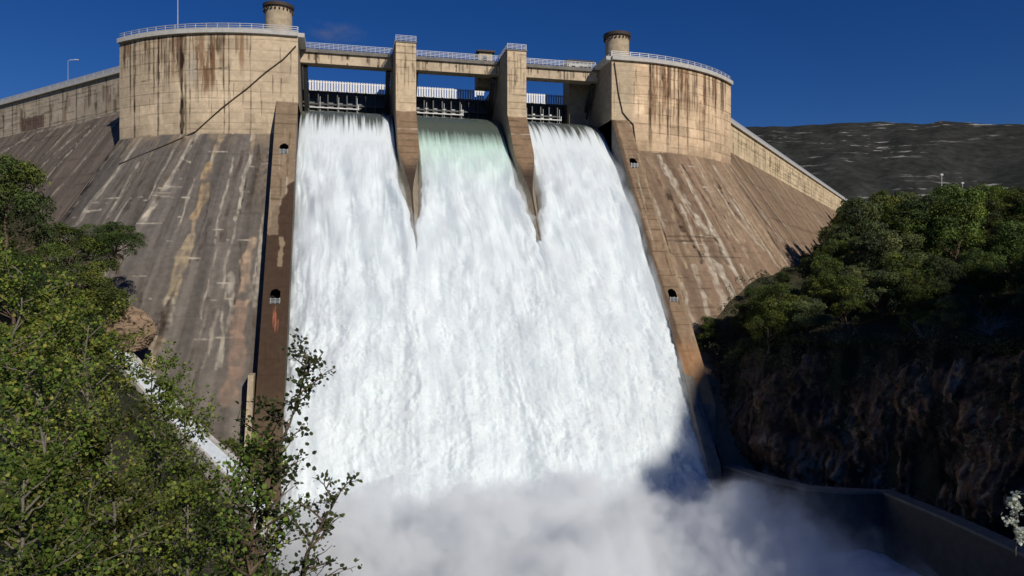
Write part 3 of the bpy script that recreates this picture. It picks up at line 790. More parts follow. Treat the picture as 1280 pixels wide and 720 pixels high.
fo = .25 * sm(24, 12, np.abs(gx)) * sm(-75, -55, gy) - .12 * sm(20, 27, gx) + .06
tag(grid('river', np.stack([gx, gy, gz], -1), np.stack([fo + .003] * 3, -1), m, None), 'churning white river in the basin below the spillway', 'river', None, 'structure')

# ---------------------------------------------------------------- spray
def make_spray():
    me = bpy.data.meshes.new('spray'); bm = bmesh.new()
    bmesh.ops.create_icosphere(bm, subdivisions=5, radius=1)
    V = np.array([v.co[:] for v in bm.verts])
    d = .8 + .4 * fbm3(V * 2.2 + 9, 3, 3)
    cx, cy, cz = 1, -52, -27
    for v, p, q in zip(bm.verts, V, d):
        v.co = (cx + p[0] * 34 * q, cy + p[1] * 27 * q, cz + p[2] * 12.5 * q)
    bm.to_mesh(me); bm.free()
    m = bpy.data.materials.new('spray_mist'); m.use_nodes = True; n = m.node_tree; n.nodes.clear()
    out = N(n, 'ShaderNodeOutputMaterial'); vol = N(n, 'ShaderNodeVolumePrincipled')
    vol.inputs['Color'].default_value = (.98, .992, 1., 1); vol.inputs['Anisotropy'].default_value = -.1
    n.links.new(vol.outputs[0], out.inputs['Volume'])
    ge = N(n, 'ShaderNodeNewGeometry'); sx = N(n, 'ShaderNodeSeparateXYZ'); n.links.new(ge.outputs['Position'], sx.inputs[0])
    def mr(src, a, b_, c, d_, smooth=True):
        o = N(n, 'ShaderNodeMapRange'); o.interpolation_type = 'SMOOTHSTEP' if smooth else 'LINEAR'
        for i, v in enumerate((a, b_, c, d_)): o.inputs[i + 1].default_value = v
        n.links.new(src, o.inputs[0]); return o.outputs[0]
    def ma(op, a, b_):
        o = N(n, 'ShaderNodeMath', operation=op)
        for i, v in enumerate((a, b_)):
            if isinstance(v, (int, float)): o.inputs[i].default_value = v
            else: n.links.new(v, o.inputs[i])
        return o.outputs[0]
    n1 = N(n, 'ShaderNodeTexNoise', Scale=.13, Detail=6., Roughness=.62); n.links.new(ge.outputs['Position'], n1.inputs['Vector'])
    # height of the cloud top varies with the noise
    n2 = N(n, 'ShaderNodeTexNoise', Scale=.35, Detail=5., Roughness=.6); n.links.new(ge.outputs['Position'], n2.inputs['Vector'])
    hz = ma('ADD', sx.outputs['Z'], ma('MULTIPLY', ma('SUBTRACT', n1.outputs['Fac'], .5), -17.))
    hz = ma('ADD', hz, ma('MULTIPLY', ma('SUBTRACT', n2.outputs['Fac'], .5), -4.2))
    top = mr(hz, -22.8, -19.4, 1., 0.)
    side = ma('MULTIPLY', mr(sx.outputs['X'], 7, 30, 1., .0), mr(sx.outputs['X'], -32, -24, .0, 1.))
    near = mr(sx.outputs['Y'], -78, -60, 0., 1.)
    den = ma('MULTIPLY', ma('MULTIPLY', top, side), near)
    den = ma('MULTIPLY', den, mr(n1.outputs['Fac'], .3, .65, .35, 1.))
    n3 = N(n, 'ShaderNodeTexNoise', Scale=.8, Detail=5., Roughness=.65); n.links.new(ge.outputs['Position'], n3.inputs['Vector'])
    den = ma('MULTIPLY', den, mr(n3.outputs['Fac'], .36, .66, .3, 1.5))
    n.links.new(ma('MULTIPLY', den, .7), vol.inputs['Density'])
    o = link('spray', me, m)
    tag(o, 'white cloud of spray boiling up at the foot of the spillway', 'spray', None, 'stuff')
make_spray()

# ================================================================== TERRAIN
def tps(ctrl):
    c = np.array(ctrl, float); P = c[:, :2]; n = len(c)
    def U(d): return np.where(d > 1e-6, d * d * np.log(d + 1e-9), 0)
    A = np.zeros((n + 3, n + 3)); A[:n, :n] = U(np.linalg.norm(P[:, None] - P[None], axis=-1)) + np.eye(n) * 5
    A[:n, n] = 1; A[:n, n + 1:] = P; A[n, :n] = 1; A[n + 1:, :n] = P.T
    w = np.linalg.solve(A, np.concatenate([c[:, 2], [0, 0, 0]]))
    def f(x, y):
        x = np.asarray(x, float); y = np.asarray(y, float); sh = x.shape
        q = np.stack([x.ravel(), y.ravel()], -1); out = w[n] + q @ w[n + 1:]
        for i in range(n): out = out + w[i] * U(np.linalg.norm(q - P[i], axis=1))
        return out.reshape(sh)
    return f

LEFT = tps([(-44, -18.5, -6.5), (-38, -21, -10.8), (-31.7, -25, -15.5), (-27.5, -31, -21), (-50, -13, -1), (-58, -4, 5.5), (-70, 10, 14), (-90, 32, 22), (-130, 80, 33), (-160, 110, 36),
            (-50, -24, -1.5), (-46, -28, -4), (-55, -20, 2), (-44, -44, -3.5), (-60, -40, 5), (-80, -60, 8), (-35, -60, -9), (-34, -80, -8), (-28, -98, -7), (-18, -111, -1.8), (-19.5, -113, -1.7), (-16, -113, -1.75), (-40, -112, 0), (-80, -110, 8), (-120, -60, 20), (-120, 20, 30),
            (-16, -104, -7), (-21, -104, -7), (-10, -100, -10), (0, -95, -18), (-14, -88, -14.5), (-24, -90, -9), (-18, -70, -19), (-24, -45, -23), (-22, -58, -20), (-30, -45, -15), (0, -111, -6), (8, -104, -15), (15, -118, -14),
            (-15, -42, -28), (0, -40, -29), (20, -40, -29), (-6, -70, -28), (10, -70, -28.5), (18, -90, -28), (25, -110, -28), (30, -50, -29), (30, -80, -29), (30, -140, -28), (10, -150, -20), (-20, -140, 0), (-60, -150, 6), (40, -200, -28), (-20, -200, -4), (-100, -200, 14)])
CL = [(28.6, -21, -8.5), (30.5, -28, -7.5), (33, -34, -6.6), (38.5, -41.5, -6.4), (42.5, -49, -6), (43.5, -60, -6), (43, -75, -7), (44, -95, -8), (46, -120, -9), (50, -160, -10)]
RIGHT = tps([(x + 1.5, y, z) for x, y, z in CL] + [(28, -18, -6), (30.5, -16.5, -4), (39.3, -13, .3), (50, -4, 3.5), (72, 20.5, 5.6), (100, 55, 11), (130, 88, 17), (164, 132, 26.5), (185, 155, 31),
             (60, -30, -1.5), (52, -50, -4.5), (64, -70, -3), (54, -100, -6), (85, -100, 1), (100, -50, 5), (120, 31, 13), (90, 0, 7), (70, -15, 2), (200, 100, 24), (165, 30, 20), (230, 180, 30), (200, 240, 32), (260, 0, 28), (120, -140, 2), (75, -180, -6), (260, -200, 10)])
def cliff_x(y):
    c = np.array(CL)[::-1]; return np.interp(y, c[:, 1], c[:, 0])
def shade_spur(x, y):  # unseen ridge behind the viewer, added and shaped to shade cliff and water corner
    d = (x - 25) * SUN_AZ.x + (y + 29) * SUN_AZ.y; e = -(x - 25) * SUN_AZ.y + (y + 29) * SUN_AZ.x
    t = math.tan(SUN_EL)
    h = 215 * t - 12.5 + np.where(e < 3, e, np.where(e < 7, 3 + (e - 3) * .5, 5. - (e - 7) * .05)) + (fbm(e / 5.5, d / 5.5, 420, 4) - .5) * 9
    return h - np.abs(d - 215) * .75
def ground(x, y):
    x = np.asarray(x, float); y = np.asarray(y, float)
    return np.where(x < np.where(y < -21, cliff_x(y) + 1.0, 20), LEFT(x, y), RIGHT(x, y))

def far_axis(lo, hi, step, ext):
    core = np.arange(lo, hi + .1, step); g = step * 1.25 ** np.arange(1, 60); g = np.cumsum(g); g = g[g < ext]
    return np.concatenate([lo - g[::-1], core, hi + g])
ax = far_axis(-150, 260, 1.6, 6000); ay = far_axis(-310, 250, 1.6, 6000)
GX, GY = np.meshgrid(ax, ay, indexing='ij')
cxx = np.clip(GX, -160, 265); cyy = np.clip(GY, -200, 255)
GZ = ground(cxx, cyy)
far = np.maximum(np.hypot(GX - cxx, GY - cyy), 0)
GZ = GZ + far * -.004
GZ = GZ + (fbm(GX / 9, GY / 9, 400) - .5) * 1.6 * sm(3, 8, np.hypot(GX + 18, GY + 111)) + (fbm(GX / 2.5, GY / 2.5, 401) - .5) * .5
GZ = np.where(GY < -125, np.maximum(GZ, shade_spur(GX, GY)), GZ)
# nothing of the ground may stand up through the dam
wd = (np.abs(GX) - 28.5 - GY) / math.sqrt(2)
inside = (wd < 2) & (np.abs(GX) > 27) & (GY > -5) & (np.abs(GX) < 182) & (GX > -120)
GZ = np.where(inside, np.minimum(GZ, 12), GZ)
cent = (np.abs(GX) < 27.5) & (GY > -30) & (GY < 200); GZ = np.where(cent, np.minimum(GZ, -31), GZ)
tc_ = fbm(GX / 3, GY / 3, 410); dry = sm(.45, .65, fbm(GX / 6, GY / 6, 411))
GC = np.stack([.03 + .03 * dry + .015 * tc_, .034 + .018 * dry + .015 * tc_, .014 + .014 * dry + .008 * tc_], -1)
tag(grid('terrain', np.stack([GX, GY, GZ], -1), GC, M['rock'], None), 'scrubby valley ground on both banks below the dam', 'ground', None, 'structure')

# cliff on the right bank
def make_cliff():
    c = np.array(CL); L = np.concatenate([[0], np.cumsum(np.hypot(*np.diff(c[:, :2], axis=0).T))])
    q = np.arange(0, L[-1], .22); v = np.linspace(0, 1, 130)
    px = np.interp(q, L, c[:, 0]); py = np.interp(q, L, c[:, 1]); pz = np.interp(q, L, c[:, 2])
    dx = np.gradient(px); dy = np.gradient(py); l = np.hypot(dx, dy); nx = dy / l; ny = -dx / l       # towards the gorge
    nx, ny = -np.abs(nx), ny * np.sign(nx) * -1
    Q, Vv = np.meshgrid(q, v, indexing='ij')
    zt = pz + (fbm(q / 6, q * 0, 500, 4) - .5) * 5.5 - .6
    Z = -30 + (zt[:, None] + 30 + .8) * Vv
    warp = (fbm(Q / 3, Z / 3, 505, 3) - .5) * 3
    blk = np.floor(fbm((Q + warp * .6) / 2.6, (Z + warp) / 3.2, 508, 2) * 9) / 9            # broken blocks and ledges
    blk2 = np.floor(fbm((Q - warp) / 1.1, (Z - warp) / 1.5, 509, 2) * 7) / 7
    off = (1 - Vv) * 3.0 + (fbm(Q / 6, Z / 6, 501, 3) - .5) * 4.5 + blk * 2.6 + blk2 * .8 + (1 - np.abs(2 * fbm((Q + warp * .5) / 1.0, Z / 9, 502, 3) - 1)) * 1.1 + (fbm(Q / .5, Z / .7, 503, 3) - .5) * .6 - 3.6
    off = off - sm(.74, 1, Vv) * 3.0 * vn(Q / 7, Q * 0, 510)
    off = np.where(Vv > .93, off - (Vv - .93) / .07 * 2.2, off)
    P = np.stack([px[:, None] + nx[:, None] * off, py[:, None] + ny[:, None] * off, Z], -1)
    s1 = fbm((Q + warp * .4) / .45, Z / 12, 504, 4); s2 = fbm(Q / 7, Z / 5, 506, 3)
    C = np.ones(P.shape) * np.array([.10, .068, .048]); C *= ((.35 + 1.3 * s1) * (.45 + 1.1 * blk2) * (1 - .6 * sm(.07, .0, np.abs(fbm((Q + warp) / 1.6, (Z - warp) / 2.2, 512, 3) - .5))))[..., None]
    rm = sm(.50, .57, s2) * sm(.48, .55, s1); C += (np.array([.28, .15, .085]) - C) * (rm * .7)[..., None]
    pm = sm(.60, .66, fbm((Q + warp) / .3, Z / 4, 507, 4)) * sm(.45, .6, s2); C += (np.array([.36, .30, .23]) - C) * (pm * .6)[..., None]
    o = grid('cliff', P, C, M['rock'], None, smooth=False)
    tag(o, 'dark streaked rock cliff rising behind the basin wall', 'cliff', None, 'structure')
make_cliff()

# basin wall
bw = tag(empty('basin_wall', (30, -42, -21)), 'dark concrete basin wall with a pale ledge bending along the foot of the cliff', 'retaining wall')
path = [(26.6, -31), (27.6, -37), (29.8, -42.2), (33, -44.2), (36.8, -45.2), (36.2, -54), (35, -63), (33.5, -78), (33, -110), (36, -160)]
lp = [(a - 30, b + 42) for a, b in path]
MB().sweep(lp, -.9, .2, -9, -.26).build('wall_core', M['darkcon'], bw)
LL = np.concatenate([[0], np.cumsum(np.hypot(*np.diff(np.array(lp), axis=0).T))]); qq = np.arange(0, LL[-1], .18); zz = np.linspace(-9, -.25, 60)
bx = np.interp(qq, LL, np.array(lp)[:, 0]); by = np.interp(qq, LL, np.array(lp)[:, 1]); bdx = np.gradient(bx); bdy = np.gradient(by); bl = np.hypot(bdx, bdy)
A, Z = np.meshgrid(qq, zz, indexing='ij'); p = Paint(A, Z, (.105, .097, .088), 808)
p.mul(.6 + .8 * fbm(A / 1.5, Z / 4, 808)); rr = random.Random(8)
for k in range(170): z1 = rr.uniform(-4, -.2); p.vstreak(rr.uniform(0, 70), z1, z1 - rr.uniform(1, 5), rr.uniform(.1, .5), rr.choice([(.2, .18, .15), (.02, .018, .016), (.26, .23, .19)]), .75)
for k in range(18): p.vstreak(2 + k * 3.6, -.2, -14, .12, (.015, .014, .013), .9)
off = .95 + (fbm(A / 1.2, Z / 1.2, 809) - .5) * .12
grid('wall', np.stack([bx[:, None] + (bdy / bl)[:, None] * -off, by[:, None] - (bdx / bl)[:, None] * -off, Z], -1), p.C, M['paint'], bw)
MB().sweep(lp, -1.25, .35, -.258, 0).build('ledge', M['basin'], bw)

# hills on the horizon
def make_hills():
    az = np.radians(np.linspace(-50, 110, 300)); rr_ = np.linspace(700, 3600, 90)
    AZ, RR = np.meshgrid(az, rr_, indexing='ij')
    X = CAMX + RR * np.sin(AZ); Y = CAMY + RR * np.cos(AZ)
    deg = np.degrees(AZ)
    crest = np.interp(deg, [-50, -30, 15, 24, 29, 37, 43, 48, 60, 110], [104, 113, 236, 415, 498, 493, 468, 436, 380, 285])
    prof = sm(700, 2500, RR) ** 1.25 * (1 - .25 * sm(2600, 3600, RR))
    tilt = (fbm(deg / 5, RR / 500, 600, 4) - .5)
    Z = -40 + (crest + 40) * prof + tilt * 60 * sm(700, 1500, RR) * sm(2400, 1800, RR) + (fbm(deg / 1.2, RR / 200, 604, 3) - .5) * 14
    st = fbm(deg / 3.0, Z / 22, 601, 4); big = fbm(deg / 6, RR / 400, 602, 3)
    C = np.ones(X.shape + (3,)) * np.array([.040, .042, .037]); C *= (.55 + .9 * fbm(deg / .8, Z / 14, 603, 4))[..., None]
    o = grid('hills', np.stack([X, Y, Z], -1), C, None, None)
    m, n, b = nt('scrub_hill')
    a = N(n, 'ShaderNodeAttribute', attribute_name='Col'); tc = N(n, 'ShaderNodeTexCoord')
    mp = N(n, 'ShaderNodeMapping'); mp.inputs['Scale'].default_value = (.016, .016, .11); n.links.new(tc.outputs['Object'], mp.inputs[0])
    n1 = N(n, 'ShaderNodeTexNoise', Scale=1., Detail=7., Roughness=.62); n.links.new(mp.outputs[0], n1.inputs['Vector'])
    mp2 = N(n, 'ShaderNodeMapping'); mp2.inputs['Scale'].default_value = (.003, .003, .012); n.links.new(tc.outputs['Object'], mp2.inputs[0])
    n2 = N(n, 'ShaderNodeTexNoise', Scale=1., Detail=3.); n.links.new(mp2.outputs[0], n2.inputs['Vector'])
    r1 = N(n, 'ShaderNodeMapRange'); r1.inputs[1].default_value = .575; r1.inputs[2].default_value = .635; n.links.new(n1.outputs['Fac'], r1.inputs[0])
    r2 = N(n, 'ShaderNodeMapRange'); r2.inputs[1].default_value = .47; r2.inputs[2].default_value = .6; n.links.new(n2.outputs['Fac'], r2.inputs[0])
    mu = N(n, 'ShaderNodeMath', operation='MULTIPLY'); n.links.new(r1.outputs[0], mu.inputs[0]); n.links.new(r2.outputs[0], mu.inputs[1])
    mx = N(n, 'ShaderNodeMix', data_type='RGBA'); mx.inputs[7].default_value = (.50, .46, .42, 1)
    n4 = N(n, 'ShaderNodeTexNoise', Scale=.045, Detail=5., Roughness=.7); n.links.new(tc.outputs['Object'], n4.inputs['Vector'])
    r4 = N(n, 'ShaderNodeMapRange'); r4.inputs[1].default_value = .35; r4.inputs[2].default_value = .65; r4.inputs[3].default_value = .68; r4.inputs[4].default_value = 1.32; n.links.new(n4.outputs['Fac'], r4.inputs[0])
    mm = N(n, 'ShaderNodeMix', data_type='RGBA', blend_type='MULTIPLY'); mm.inputs[0].default_value = 1; n.links.new(a.outputs['Color'], mm.inputs[6]); n.links.new(r4.outputs[0], mm.inputs[7])
    n.links.new(mu.outputs[0], mx.inputs[0]); n.links.new(mm.outputs[2], mx.inputs[6]); n.links.new(mx.outputs[2], b.inputs['Base Color']); b.inputs['Roughness'].default_value = 1; b.inputs['Specular IOR Level'].default_value = 0
    o.data.materials.append(m)
    tag(o, 'long dark scrub covered hill with pale rock outcrops on the horizon', 'hill', None, 'structure')
CAMX, CAMY = -17.9, -111.0
make_hills()

# pixel column / row of the photograph (1280 wide) at a distance -> point in the place
CA, SA = math.cos(R_(13)), math.sin(R_(13))
def at(px, py, D):
    xc = (px - 640) / 924; zc = (360 - py) / 924
    return CAMX + D * (xc * CA + SA), CAMY + D * (-xc * SA + CA), zc * D

# a small wisp of cloud far behind the dam
def make_cloud():
    me = bpy.data.meshes.new('cloud'); bm = bmesh.new(); bmesh.ops.create_icosphere(bm, subdivisions=3, radius=1)
    for v in bm.verts: v.co = (v.co.x * 210, v.co.y * 90, v.co.z * 75)
    bm.to_mesh(me); bm.free()
    m = bpy.data.materials.new('cloud_vapour'); m.use_nodes = True; n = m.node_tree; n.nodes.clear()
    out = N(n, 'ShaderNodeOutputMaterial'); vol = N(n, 'ShaderNodeVolumePrincipled'); n.links.new(vol.outputs[0], out.inputs['Volume'])
    tc = N(n, 'ShaderNodeTexCoord'); mp = N(n, 'ShaderNodeMapping'); mp.inputs['Scale'].default_value = (.008, .01, .02); n.links.new(tc.outputs['Object'], mp.inputs[0])
    n1 = N(n, 'ShaderNodeTexNoise', Scale=1., Detail=5., Roughness=.6); n.links.new(mp.outputs[0], n1.inputs['Vector'])
    ln = N(n, 'ShaderNodeVectorMath', operation='LENGTH'); mp2 = N(n, 'ShaderNodeMapping'); mp2.inputs['Scale'].default_value = (1 / 210, 1 / 90, 1 / 75)
    n.links.new(tc.outputs['Object'], mp2.inputs[0]); n.links.new(mp2.outputs[0], ln.inputs[0])
    r1 = N(n, 'ShaderNodeMapRange'); r1.interpolation_type = 'SMOOTHSTEP'; r1.inputs[1].default_value = .3; r1.inputs[2].default_value = 1.; r1.inputs[3].default_value = 1; r1.inputs[4].default_value = 0; n.links.new(ln.outputs['Value'], r1.inputs[0])
    r2 = N(n, 'ShaderNodeMapRange'); r2.inputs[1].default_value = .45; r2.inputs[2].default_value = .7; r2.inputs[4].default_value = .007; n.links.new(n1.outputs['Fac'], r2.inputs[0])
    mu = N(n, 'ShaderNodeMath', operation='MULTIPLY'); n.links.new(r1.outputs[0], mu.inputs[0]); n.links.new(r2.outputs[0], mu.inputs[1]); n.links.new(mu.outputs[0], vol.inputs['Density'])
    o = link('cloud', me, m); o.location = at(420, 40, 4200); o.rotation_euler = (0, R_(6), R_(-13))
    tag(o, 'small faint wisp of white cloud in the blue sky above the bridge', 'cloud', None, 'stuff')
make_cloud()

# ================================================================== PLANTS
def tufts(P, nrm, size, asp, rng_, jit=.8):
    """one small bent leaf (2 triangles sharing a midrib -> quad) per point"""
    n = len(P)
    d = nrm + rng_.normal(0, jit, (n, 3)); d /= np.linalg.norm(d, axis=1, keepdims=True)
    r = rng_.normal(0, 1, (n, 3)); u = np.cross(d, r); u /= np.linalg.norm(u, axis=1, keepdims=True) + 1e-9
    w = np.cross(d, u)
    s = (size * rng_.uniform(.6, 1.35, n))[:, None]
    a = P - u * s * .5; b = P + w * s * asp * .5 + d * s * .12; c = P + u * s * .5; e = P - w * s * asp * .5 + d * s * .12
    V = np.stack([a, b, c, e], 1).reshape(-1, 3)
    F = np.arange(4 * n).reshape(n, 4)
    return V, F

def crown_mesh(name, puffs, per, size, cols, seed, asp=.7):
    g = np.random.default_rng(seed); Ps = []; Ns = []; Cs = []
    for (c, r) in puffs:
        k = int(per * r[0] * r[1] * .5 + 20)
        d = g.normal(0, 1, (k, 3)); d[:, 2] = np.where(d[:, 2] < -.8, -d[:, 2], d[:, 2]); d /= np.linalg.norm(d, axis=1, keepdims=True)
        lum = .72 + .5 * fbm3(d * 2.1 + seed + c[0], seed, 3)
        rad = g.uniform(.45, 1.0, (k, 1)) ** .5 * lum[:, None] * np.where(g.uniform(0, 1, (k, 1)) < .12, g.uniform(1, 1.4, (k, 1)), 1)
        Ps.append(np.array(c) + d * np.array(r) * rad); Ns.append(d)
        base = np.array(cols[g.integers(len(cols))])
        Cs.append(base * g.uniform(.65, 1.35, (k, 1)))
    P = np.concatenate(Ps); Nn = np.concatenate(Ns); C = np.concatenate(Cs)
    V, F = tufts(P, Nn, size, asp, g)
    me = arrmesh(name, V, F, None, None, np.repeat(C, 4, 0))
    d = me.data; bpy.data.objects.remove(me); return d

def limb(mb, a, b, r0, r1, g, n=4, wob=.08, sides=6):
    a = Vector(a); b = Vector(b); L = (b - a).length; pts = []
    for i in range(n + 1):
        t = i / n; w = Vector(g.normal(0, wob * L * .4, 3)) * math.sin(t * math.pi)
        pts.append(a.lerp(b, t) + w)
    mb.tube(pts, [r0 + (r1 - r0) * i / n for i in range(n + 1)], sides)
    return pts

PINE_C = [(.085, .12, .024), (.065, .095, .022), (.12, .145, .028), (.05, .072, .02)]
def pine_proto(seed, bright=(1, 1, 1)):
    """aleppo pine: bare lower trunk, rounded crown of needle clumps; unit = metres, about 8 m tall"""
    g = np.random.default_rng(seed); puffs = []
    H = 8.0
    tr = MB(); base = (0, 0, -1.5)
    top = (g.normal(0, .4), g.normal(0, .4), H * .8)
    spine = limb(tr, base, top, .2, .06, g, 6, .06)
    nb = g.integers(34, 44); asym = g.uniform(0, 6.28)
    for i in range(nb):
        t = g.uniform(.08, 1.0); az = g.uniform(0, 2 * math.pi)
        rad = 2.9 * math.sqrt(max(0, 1 - (1.25 * t - .35) ** 2)) * g.uniform(.55, 1.1) * (1 + .18 * math.cos(az - asym))
        c = np.array([rad * math.cos(az), rad * math.sin(az), H * (.20 + .68 * t) + g.normal(0, .3)])
        r = np.array([.95, .95, .8]) * g.uniform(.55, 1.35)
        puffs.append((c, r)); s = spine[min(6, int(t * 5) + 1)]
        limb(tr, s, c * .95, .07, .025, g, 3, .1, 5)
    puffs.append((np.array([top[0], top[1], H * .86]), np.array([1.1, 1.1, 1.1])))
    puffs.append((np.array([0, 0, H * .55]), np.array([1.7, 1.7, 1.9])))
    cm = crown_mesh('crown', puffs, 760, .23, [tuple(v * b for v, b in zip(c, bright)) for c in PINE_C], seed, .45)
    cm.materials.append(M['needle'])
    tm = tr.build('trunk', M['bark']); d = tm.data; bpy.data.objects.remove(tm)
    return cm, d
PINES = [pine_proto(900 + i, ((1, 1, 1), (1.25, 1.2, 1.1), (.7, .75, .8), (1.05, 1.1, 1), (1.7, 1.5, 1.2), (1.05, 1.0, 1.7))[i]) for i in range(6)]

def put_pine(k, x, y, z, sc, rot, lab, grp, cat='pine tree', name='pine_tree', sz=1.):
    e = tag(empty(name, (x, y, z)), lab, cat, grp)
    e.rotation_euler = (0, 0, rot); e.scale = (sc, sc, sc * sz)
    for nm, me in zip(('crown', 'trunk'), PINES[k]):
        o = bpy.data.objects.new(nm, me); COL.objects.link(o); o.parent = e
    return e

def stand():
    rr = random.Random(4)
    A_ = ('small dark pine on the brink of the streaked cliff', 'pines along the cliff top')
    B_ = ('dark round pine in the shaded stand just above the cliff', 'pines in the shaded lower stand')
    C_ = ('round crowned pine in the middle of the wooded slope right of the dam', 'pines in the middle of the slope')
    D_ = ('pine in the top row of the wood standing against the dark hill', 'pines in the top row')
    rows = [ # distance, first column, last column, step, scale, (label, group)
        (82, 985, 1340, 50, .62, A_), (88, 890, 1010, 34, .5, A_), (91, 885, 1340, 46, .68, A_), (96, 880, 1340, 48, .82, B_), (103, 888, 1340, 48, .9, B_), (111, 905, 1340, 46, .95, B_),
        (119, 940, 1340, 44, .98, C_), (128, 960, 1340, 44, 1.0, C_), (138, 985, 1340, 42, 1.05, C_), (150, 1000, 1340, 42, 1.1, C_), (163, 1015, 1340, 40, 1.15, C_),
        (180, 1040, 1340, 40, 1.2, D_), (200, 1055, 1340, 40, 1.25, D_), (225, 1062, 1340, 40, 1.3, D_), (255, 1064, 1340, 40, 1.3, D_)]
    for D, c0, c1, st, sc, (lab, grp) in rows:
        c = c0
        while c < c1:
            d = D * rr.uniform(.96, 1.04); x, y, _ = at(c + rr.uniform(-.2, .2) * st, 360, d)
            z = float(ground(x, y))
            k = rr.randrange(6); q = sc * rr.choice([.7, .9, 1.05, 1.15, 1.3, 1.45]) * rr.uniform(.9, 1.1); rz = rr.uniform(0, 6.28); sz = rr.uniform(.7, 1.15)
            gap = (abs(x) - 28.5 - y) / math.sqrt(2) - K * (30 - z) if y > -10 else 9     # metres to the concrete: only small trees grow right beside it
            lim = np.interp(c, [860, 900, 950, 1000, 1045, 1066, 1100, 1300], [392, 372, 352, 325, 280, 247, 238, 232])
            top = (360 - lim) / 924 * d - z
            q = min(q, top / (7.9 * sz) * rr.choice([.7, .85, .95, 1., 1.07]), .5 + max(gap, 0) * .2)
            if q > .25: put_pine(k, x, y, z, q, rz, lab, grp, sz=sz)
            c += st * rr.uniform(.85, 1.15)
stand()

def undergrowth():
    g = np.random.default_rng(77); puffs = []
    def scatter(n, x0, x1, y0, y1, ok):
        k = 0
        while k < n:
            x = g.uniform(x0, x1); y = g.uniform(y0, y1)
            if not ok(x, y): continue
            r = g.uniform(.5, 1.4); puffs.append((np.array([x, y, float(ground(x, y)) + r * .25]), np.array([r, r, r * .8]))); k += 1
    scatter(900, 30, 130, -62, 40, lambda x, y: x > cliff_x(y) + 1.2 and (abs(x) - 28.5 - y) / math.sqrt(2) > K * 30 - 10 - max(0, y) * .1 and x < 70 + (y + 62) * .9)
    scatter(420, 28, 50, -66, -20, lambda x, y: -1.2 < x - cliff_x(y) < 3.5)
    scatter(420, -75, -28, -72, 0, lambda x, y: (abs(x) - 28.5 - y) / math.sqrt(2) > 21 and x < -30 - (y + 40) * .45)
    for k in range(170):                                             # bushes rooted in the rock face
        y = g.uniform(-64, -24); t = g.uniform(0, 1) ** 1.6; r = g.uniform(.35, 1.0)
        puffs.append((np.array([cliff_x(y) - .6 - 2.6 * t, y, -7.5 - 9 * t]), np.array([r, r, r * .9])))
    me = crown_mesh('undergrowth', puffs, 150, .24, [(.04, .055, .02), (.055, .06, .025), (.03, .042, .016), (.075, .07, .035)], 78, .5)
    me.materials.append(M['needle'])
    o = link('undergrowth', me); tag(o, 'low dark scrub covering the ground between the pines on both banks', 'scrub', None, 'stuff')
undergrowth()

# left bank
def lp_(px, py, D, k, sc, lab, name='pine_tree', cat='pine tree', sz=1., drop=5.2):
    x, y, z = at(px, py, D)
    put_pine(k, x, y, z - drop * sc * sz, sc, px * .1, lab, None, cat, name, sz)
lp_(6, 246, 62, 2, 1.3, 'large round pine cut by the picture edge in front of the wing wall')
lp_(16, 345, 60, 2, .85, 'dark pine below the large round pine at the picture edge')
lp_(90, 312, 80, 3, 1.05, 'round pine against the stepped concrete face left of the rounded block', sz=.85)
lp_(146, 296, 82, 2, .78, 'small dark bushy pine furthest out against the sloping concrete face', sz=.8)
lp_(66, 388, 70, 4, .85, 'bright green pine below the round pine on the dam slope', sz=.8)
lp_(116, 365, 76, 1, 1.0, 'mid green pine between the bushy pine and the brown boulder', sz=.8)
lp_(98, 425, 62, 0, .9, 'shadowy pine beside the brown boulder', sz=.8)
lp_(35, 430, 50, 4, .9, 'low bright pine above the leafy poplars', sz=.8)

# boulder and pale channel at the toe of the dam
def boulder(loc, r, lab, seed):
    me = bpy.data.meshes.new('boulder'); bm = bmesh.new(); bmesh.ops.create_icosphere(bm, subdivisions=6, radius=1)
    V = np.array([v.co[:] for v in bm.verts]); d = .62 + .6 * fbm3(V * 1.3 + seed, seed, 3) + .12 * np.abs(fbm3(V * 5 + seed, seed + 5, 3) - .5)
    d += np.round(fbm3(V * 2.2 + seed, seed + 9, 2) * 5) / 5 * .35
    cr_ = np.abs(fbm3(V * 2.6 + 4 + seed, seed + 3, 3) - .5) * 2; d -= .13 * np.clip(1 - cr_ / .09, 0, 1); d += (fbm3(V * 9, seed + 4, 3) - .5) * .12
    col = np.array([.30, .21, .14]) * (1 - .75 * np.clip(1 - cr_ / .1, 0, 1))[:, None] * (.5 + fbm3(V * 3 + 2, seed + 2, 4))[:, None]
    for v, p, q in zip(bm.verts, V, d): v.co = p * q * np.array(r)
    bm.to_mesh(me); bm.free()
    a = me.color_attributes.new('Col', 'FLOAT_COLOR', 'POINT'); c = np.ones((len(V), 4), np.float32); c[:, :3] = col; a.data.foreach_set('color', c.ravel())
    o = link('boulder', me, M['rock']); o.location = loc; tag(o, lab, 'boulder')
boulder(at(156, 412, 80), (3.0, 2.0, 2.1), 'large brown cracked boulder at the toe of the concrete face', 3)
boulder(at(1030, 408, 98), (1.2, 1.0, 1.5), 'grey boulder standing among the dark pines', 8)

